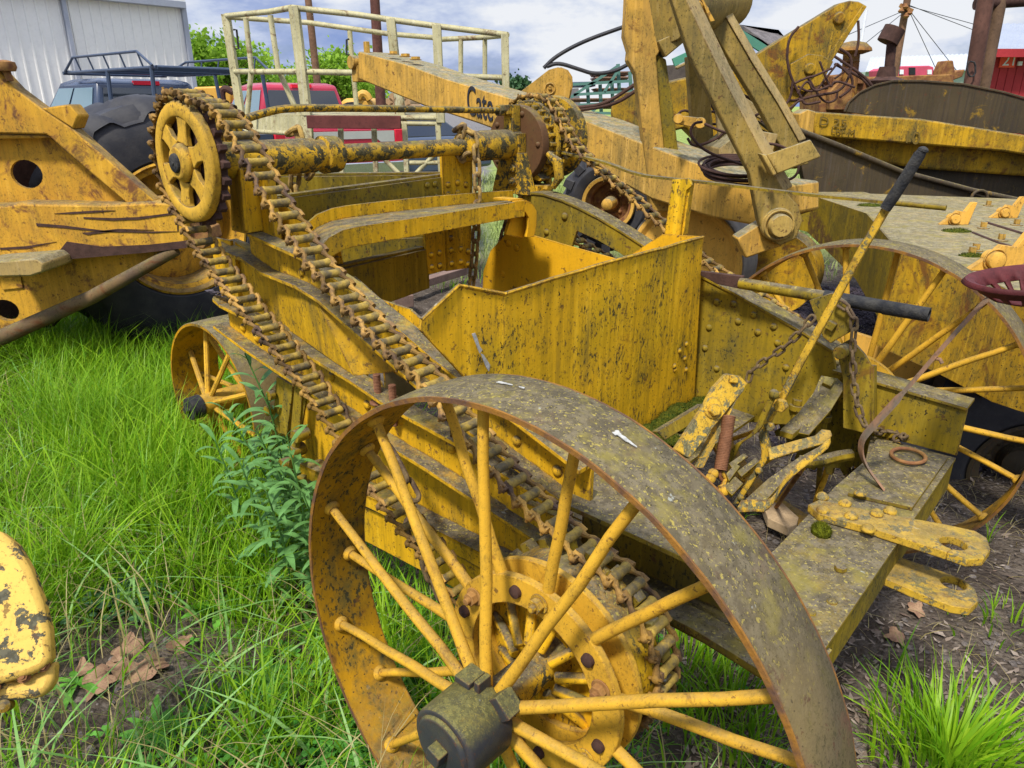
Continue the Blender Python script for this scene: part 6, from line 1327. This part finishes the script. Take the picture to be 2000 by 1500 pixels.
P = sample(26000, -3, .6, 1.6, 4.6); s_, t_ = st_of(P); k = (t_ < .56) & (t_ > .08) & (P[:, 1] > 2.25) & (s_ < -.8) & (s_ > -3.2) & (rng.random(len(P)) < .9); P = P[k]; n = len(P); P[:, 2] = 0; H_ = rng.uniform(.26, .52, n)
ribbons('tall_grass', P, H_, rng.uniform(.004, .008, n), H_ * rng.uniform(.1, .9, n), rng.normal(.6, 1.8, n), gmA, 'taller grass leaning against the small rear wheel', 'grass', 4)
P = sample(7000, -5, 1.0, .9, 5.5); P = P[visible(P)]; s_, t_ = st_of(P); k = t_ < .5; P = P[k]; n = len(P); P[:, 2] = 0; H_ = rng.uniform(.12, .34, n)
ribbons('dead_grass_blades', P, H_, rng.uniform(.003, .005, n), H_ * rng.uniform(.2, 1.4, n), rng.uniform(0, 6.28, n), gmB, 'dead straw coloured blades standing in the green grass', 'grass', 4)
P = sample(2600, -5, 1.0, 1.0, 5.2); P = P[visible(P)]; s_, t_ = st_of(P); k = (t_ < .45) & (np.exp(-(((P[:, 0] + 1.13) / .26) ** 2 + ((P[:, 1] - 1.74) / .20) ** 2)) < .4); P = P[k]; n = len(P); P[:, 2] = 0; H_ = rng.uniform(.16, .33, n)
ribbons('arching_grass', P, H_, rng.uniform(.007, .012, n), H_ * rng.uniform(.8, 1.7, n), rng.uniform(0, 6.28, n), leafmat('sheen_tinted_grass', (.16, .36, .06), (.32, .50, .18), .3, 3, .5), 'broad blades with painted pale sheen arching over the sward', 'grass', 6)  # pale blade colour stands in for light reflected off them
# short, darker and dry blades low in the sward
P = sample(60000, -5, 1.5, .5, 5.5); P = P[visible(P)]; s_, t_ = st_of(P); bare2 = np.exp(-(((P[:, 0] + 1.13) / .26) ** 2 + ((P[:, 1] - 1.74) / .20) ** 2)); k = (t_ < .75) & (rng.random(len(P)) > bare2 * 1.1) & (rng.random(len(P)) < np.clip(.5 + clumpy(P, 3, 5.), .15, 1) * .75); P = P[k]; n = len(P); P[:, 2] = [gh(x, y) - .003 for x, y, _ in P]
H_ = rng.uniform(.04, .15, n); ribbons('undergrowth_grass', P, H_, rng.uniform(.003, .006, n), H_ * rng.uniform(.3, 1.8, n), rng.uniform(0, 6.28, n), gmD, 'short dark grass under the tall blades', 'grass', 3)
P = sample(14000, -5, 3.2, .5, 5.5); P = P[visible(P)]; n = len(P); P[:, 2] = [gh(x, y) for x, y, _ in P]; H_ = rng.uniform(.01, .09, n)
ribbons('dry_straw', P, H_, rng.uniform(.0015, .0035, n), rng.uniform(.03, .14, n), rng.uniform(0, 6.28, n), gmB, 'dry straw scattered over the soil', 'straw', 3)
# sparse grass on the soil to the right and behind the wheel
def tuft(name, c, r, n, h, w, lab, mat=gmA, lean=1.0):
    P = np.stack([rng.normal(c[0], r, n), rng.normal(c[1], r, n), np.zeros(n)], 1); az_ = np.arctan2(P[:, 1] - c[1], P[:, 0] - c[0]) + rng.normal(0, .5, n); H_ = rng.uniform(.45, 1, n) * h
    return ribbons(name, P, H_, rng.uniform(.7, 1.2, n) * w, H_ * rng.uniform(.1, .9, n) * lean, az_, mat, lab, 'grass', 5)
g1 = PZ(0, 1850, 1500); tuft('grass_tuft', (g1.x, g1.y), .085, 420, .26, .0085, 'thick bright grass tuft at the lower right corner')
for px, py, r, n, h, lab in ((1330,1330,.10,170,.24,'grass tuft behind the big wheel rim on the right'), (1420,1400,.09,150,.2,'grass tuft under the channel end'), (1480,1470,.08,110,.16,'low grass under the right part of the wheel'), (1640,1230,.03,14,.12,'few blades at the corner of the front beam'), (1960,1230,.08,40,.12,'thin grass at the right edge of the soil'), (1930,1060,.01,4,.14,'single grass stalks on bare soil right of the drawbar'), (1445,1010,.02,10,.09,'tiny green shoots under the levers'), (740,590,.12,160,.2,'grass between the steel channels'), (880,560,.1,60,.14,'wispy grass by the rear post')):
    c_ = PZ(0, px, py); tuft('grass_tuft', (c_.x, c_.y), r, n, h, .007 if py > 700 else .006, lab, gmA)
# far strip of pale grass
P = sample(26000, -8, 9, 7, 18); n = len(P); k = (P[:, 0] > -1.0) | (rng.random(n) < .12); P = P[k]; n = len(P); H_ = rng.uniform(.05, .22, n); ribbons('meadow_grass', P, H_, rng.uniform(.012, .022, n), H_ * .5, rng.uniform(0, 6.28, n), leafmat('pale_meadow', (.30, .38, .10), (.45, .48, .2), .4), 'pale meadow grass behind the machines', 'grass', 2)
# clover and small leaves
def leafpatch(name, mat, label, pts, size, k3=3):
    b = MB()
    for (x, y) in pts:
        z = gh(x, y) + random.uniform(.015, .055); c_ = Vector((x, y, z)); a0 = random.uniform(0, 6.28); til = Vector((random.uniform(-.35, .35), random.uniform(-.35, .35), 1)).normalized()
        u_, w_ = frame_of(til); sz = size * random.uniform(.6, 1.25)
        for j in range(k3):
            a = a0 + j * 2 * math.pi / k3; d = u_ * math.cos(a) + w_ * math.sin(a); e = til.cross(d)
            b.add([c_, c_ + d * sz * .45 + e * sz * .42 + til * .002, c_ + d * sz * .95 + e * sz * .30, c_ + d * sz * .88, c_ + d * sz * .95 - e * sz * .30, c_ + d * sz * .45 - e * sz * .42 + til * .002], [(0, 1, 2, 3, 4, 5)])
    return tag(b.build(name, mat, None, smooth=False, rec=False), label, 'ground cover', kind='stuff')
pts = []
for cx, cy, r, n in ((-.35, 1.12, .25, 420), (-.55, 1.45, .2, 200), (-.18, 1.5, .2, 260), (-.62, .98, .15, 200), (.1, 1.9, .3, 200), (-.1, .95, .15, 160), (-1.0, 1.3, .15, 90), (-.3, 1.8, .25, 200)):
    for _ in range(int(n * 1.7)): pts.append((random.gauss(cx, r), random.gauss(cy, r * .8)))
leafpatch('clover', leafmat('clover_leaves', (.07, .26, .03), (.15, .40, .06), .3, 12), 'low clover covering the soil left of the big wheel', pts, .021)
pts = [(random.gauss(PZ(0, 230, 1165).x, .07), random.gauss(PZ(0, 230, 1165).y, .06)) for _ in range(520)]
leafpatch('ferny_herb', leafmat('bluegreen_leaves', (.07, .17, .07), (.14, .28, .12), .25, 14), 'blue-green ferny herb beside the dead leaves', pts, .015, 5)
# rosette weeds (long leaves) and lance leaved stems
def lance(b, p, d, L_, W_, droop, nrm, n=7):
    s_ = d.cross(nrm).normalized(); a = []; c_ = []; m_ = []
    for i in range(n + 1):
        t = i / n; q = p + d * L_ * t - Z * droop * L_ * t * t; w_ = W_ * math.sin(math.pi * min(1, t * .93 + .04)) ** .8 * .5; a.append(q - s_ * w_ + nrm * w_ * .25); c_.append(q + s_ * w_ + nrm * w_ * .25); m_.append(q)
    v = a + m_ + c_; N = n + 1; f = []
    for i in range(n): f += [(i, i + 1, N + i + 1, N + i), (N + i, N + i + 1, 2 * N + i + 1, 2 * N + i)]
    b.add(v, f)
def rosette(px, py, n, L_, W_, label, mat):
    c_ = PZ(0, px, py); c_.z = gh(c_.x, c_.y) + .01; b = MB()
    for i in range(n):
        a = 2.4 * i + random.uniform(-.3, .3); el_ = random.uniform(.15, .75); d = Vector((math.cos(a) * math.cos(el_), math.sin(a) * math.cos(el_), math.sin(el_))); lance(b, c_, d, L_ * random.uniform(.6, 1.1), W_ * random.uniform(.7, 1.1), random.uniform(.2, .6), Vector((-d.x * .3, -d.y * .3, 1)).normalized())
    return tag(b.build('rosette_weed', mat, None, rec=False), label, 'weed', 'rosette weeds in the grass')
rm = leafmat('weed_leaves', (.10, .30, .03), (.18, .45, .06), .3, 20, .4)
rosette(430, 1190, 15, .17, .035, 'broad leaved weed rosette right of the dead leaves', rm); rosette(520, 1330, 13, .15, .035, 'pale rosette weed midway to the big wheel', rm); rosette(300, 1420, 14, .13, .03, 'rosette weed below the dead leaves', rm); rosette(640, 1440, 10, .14, .035, 'rosette weed against the wheel rim at the bottom', rm); rosette(480, 1110, 10, .15, .03, 'upright leafy weed above the dead leaves', rm)
rosette(150, 1330, 9, .12, .025, 'small rosette weed next to the pale casting', rm); rosette(620, 1230, 8, .10, .03, 'little rosette weed near the wheel edge', rm)
wm = leafmat('lance_leaves', (.10, .25, .055), (.19, .38, .12), .3, 18, .35)
def stem(base, top, nl, L_, label):
    b0 = Vector(base); t0 = Vector(top); mid = b0.lerp(t0, .5) + Vector((.02, .01, 0)); pth = smooth_path([b0, mid, t0], 2); b = MB(); b.tube(pth, [.0045 * (1 - .6 * i / len(pth)) for i in range(len(pth))], 6); st_ = b.build('tall_weed', wm, None); tag(st_, label, 'weed', 'lance leaved weeds beside the scraper'); st_['_o'] = (0, 0, 0)
    R = resample(pth, (t0 - b0).length / nl)
    for i, p in enumerate(R[max(2, nl // 6):]):
        k = i / len(R); a = i * 2.4 + random.uniform(-.2, .2); el_ = .35 + .7 * (i / nl) ** 2; sz = L_ * (1.1 - .5 * (i / nl) ** 3) * random.uniform(.8, 1.1); d = Vector((math.cos(a) * math.cos(el_), math.sin(a) * math.cos(el_), math.sin(el_)))
        q = MB(); lance(q, p, d, sz, sz * .175, random.uniform(.25, .75), Vector((-d.x * .5, -d.y * .5, 1)).normalized(), 8); q.build('leaf', wm, st_, rec=False)
for (bx, tx, yd, nl, L_, lab) in (((610, 930), (478, 690), 2.35, 24, .135, 'tallest lance leaved weed in front of the rear wheel'), ((600, 990), (500, 838), 2.2, 22, .13, 'lance leaved weed just left of the bowl side plate'), ((590, 1060), (560, 850), 2.05, 22, .125, 'lance leaved weed touching the side plate bracket'), ((520, 1080), (470, 905), 2.1, 18, .12, 'shorter lance leaved weed leaning left over the grass'), ((640, 1060), (590, 960), 2.0, 14, .11, 'young lance leaved weed by the big wheel rim'), ((560, 960), (440, 800), 2.45, 20, .13, 'lance leaved weed leaning over the black rear hub'), ((560, 1000), (520, 770), 2.3, 24, .13, 'straight lance leaved weed second in height'), ((600, 1020), (545, 905), 2.15, 20, .12, 'dense lance leaved weed low in the middle of the clump'), ((470, 1010), (420, 860), 2.3, 18, .12, 'outermost lance leaved weed in the tall grass'), ((560, 1120), (520, 960), 2.0, 18, .115, 'lance leaved weed nearest the camera in the clump')):
    tp = PY(yd, *tx); g0 = PY(yd, *bx); stem((g0.x, yd + .02, 0), (tp.x, tp.y, tp.z), int(nl * 1.45), L_ * 1.1, lab)
# dead leaves
dl = simple('dead_leaf', (.30, .19, .11), .35, .8, 25, .4, .2, 0, (.20, .11, .07))
def dead(px, py, r, label, seed):
    rg_ = random.Random(seed); c_ = PZ(.02, px, py); c_.z = gh(c_.x, c_.y) + .02; n = 26; out = []; a0 = rg_.uniform(0, 6.28); til = Vector((rg_.uniform(-.4, .4), rg_.uniform(-.5, .2), 1)).normalized(); u_, w_ = frame_of(til)
    R0 = []; R1 = []
    for k in range(n):
        a = 2 * math.pi * k / n; lob = .62 + .38 * abs(math.cos(2.5 * a)) ** 1.2 + rg_.uniform(-.05, .05); rr = r * lob; q = u_ * math.cos(a + a0) + w_ * math.sin(a + a0) * .8; crl = .35 * r * math.sin(a * 2 + seed) * lob
        R0.append(c_ + q * rr * .5 + til * crl * .3); R1.append(c_ + q * rr + til * crl)
    b = MB(); v = [c_] + R0 + R1; f = [(0, 1 + k, 1 + (k + 1) % n) for k in range(n)] + [(1 + k, 1 + n + k, 1 + n + (k + 1) % n, 1 + (k + 1) % n) for k in range(n)]; b.add(v, f); return tag(b.build('dead_leaf', dl, None, rec=False), label, 'dead leaf', 'fallen brown leaves')
for i, (px, py, r, lab) in enumerate([(245,1262,.062,'curled brown leaf at the top of the leaf pile'), (300,1290,.06,'wide brown leaf at the right of the leaf pile'), (262,1305,.055,'brown leaf in the middle of the leaf pile'), (190,1325,.062,'pale speckled leaf at the lower left of the pile'), (155,1300,.04,'upright leaf tip at the left of the pile'), (345,1245,.05,'dark brown leaf half under the rosette weed'), (225,1290,.045,'brown leaf folded inside the pile'), (388,1488,.05,'lobed tan leaf at the bottom edge of the photo'), (480,1405,.03,'small red-brown leaf in the clover'), (1790,1190,.035,'reddish leaf on the soil below the drawbar'), (1750,1240,.04,'pale curled leaf on the soil by the beam corner'), (1700,1370,.03,'small grey leaf right of the big wheel rim'), (1770,1145,.03,'dark red leaf under the lower drawbar plate')]): dead(px, py, r, lab, i)
# pine-cone-like litter, stones, chips
b = MB(); rg_ = random.Random(11)
def stone(b, c_, r, rg_):
    v = []; n = 6
    for i in range(4):
        for k in range(n): th_ = math.pi * (i + .5) / 4; a = 2 * math.pi * (k + .5 * (i % 2)) / n; q = r * rg_.uniform(.75, 1.15); v.append(c_ + Vector((math.sin(th_) * math.cos(a) * q, math.sin(th_) * math.sin(a) * q, math.cos(th_) * q * .65)))
    f = [tuple(range(n))] + [(i * n + k, (i + 1) * n + k, (i + 1) * n + (k + 1) % n, i * n + (k + 1) % n) for i in range(3) for k in range(n)] + [tuple(3 * n + k for k in range(n - 1, -1, -1))]
    b.add(v, f)
for _ in range(5200):
    x, y = rg_.uniform(.2, 3.3), rg_.uniform(.9, 6)
    if rg_.random() < .25: x, y = rg_.uniform(-1.5, .6), rg_.uniform(.8, 2.6)
    stone(b, Vector((x, y, gh(x, y) + .002)), rg_.choice([.004, .006, .008, .013]) * rg_.uniform(.6, 1.3), rg_)
tag(b.build('pebbles', simple('pebbles', (.17, .145, .125), .5, .9, 9, .4, .2, 0, (.07, .06, .055)), None, smooth=False, rec=False), 'pebbles and soil crumbs scattered on the bare ground', 'pebbles', kind='stuff')
b = MB()
for _ in range(9000):
    x, y = rg_.uniform(1.35, 3.6), rg_.uniform(3.1, 6.8); stone(b, Vector((x, y, gh(x, y) + .006)), rg_.uniform(.010, .022), rg_)
tag(b.build('dark_gravel', simple('dark_gravel', (.05, .038, .048), .5, .8, 9, .4, .3, 0, (.02, .017, .022)), None, smooth=False, rec=False), 'dark purplish gravel behind the right wheel', 'gravel', kind='stuff')
b = MB()
for _ in range(5200):
    x, y = (rg_.gauss(1.0, .35), rg_.gauss(1.35, .35)) if rg_.random() < .6 else (rg_.uniform(.1, 2.6), rg_.uniform(.8, 3.2))
    c_ = Vector((x, y, gh(x, y) + rg_.uniform(.002, .012))); a = rg_.uniform(0, 6.28); L_ = rg_.uniform(.006, .02); d = Vector((math.cos(a), math.sin(a), rg_.uniform(-.4, .5))) * L_; e = Vector((-math.sin(a), math.cos(a), rg_.uniform(-.4, .4))) * L_ * rg_.uniform(.15, .5); b.add([c_ - d - e * .4, c_ - d * .2 - e, c_ + d, c_ - d * .2 + e], [(0, 1, 2, 3)])
tag(b.build('leaf_litter', leafmat('leaf_litter', (.16, .11, .08), (.34, .28, .22), .1, 9, .8), None, smooth=False, rec=False), 'broken bark chips and cone scales on the soil', 'litter', kind='stuff')
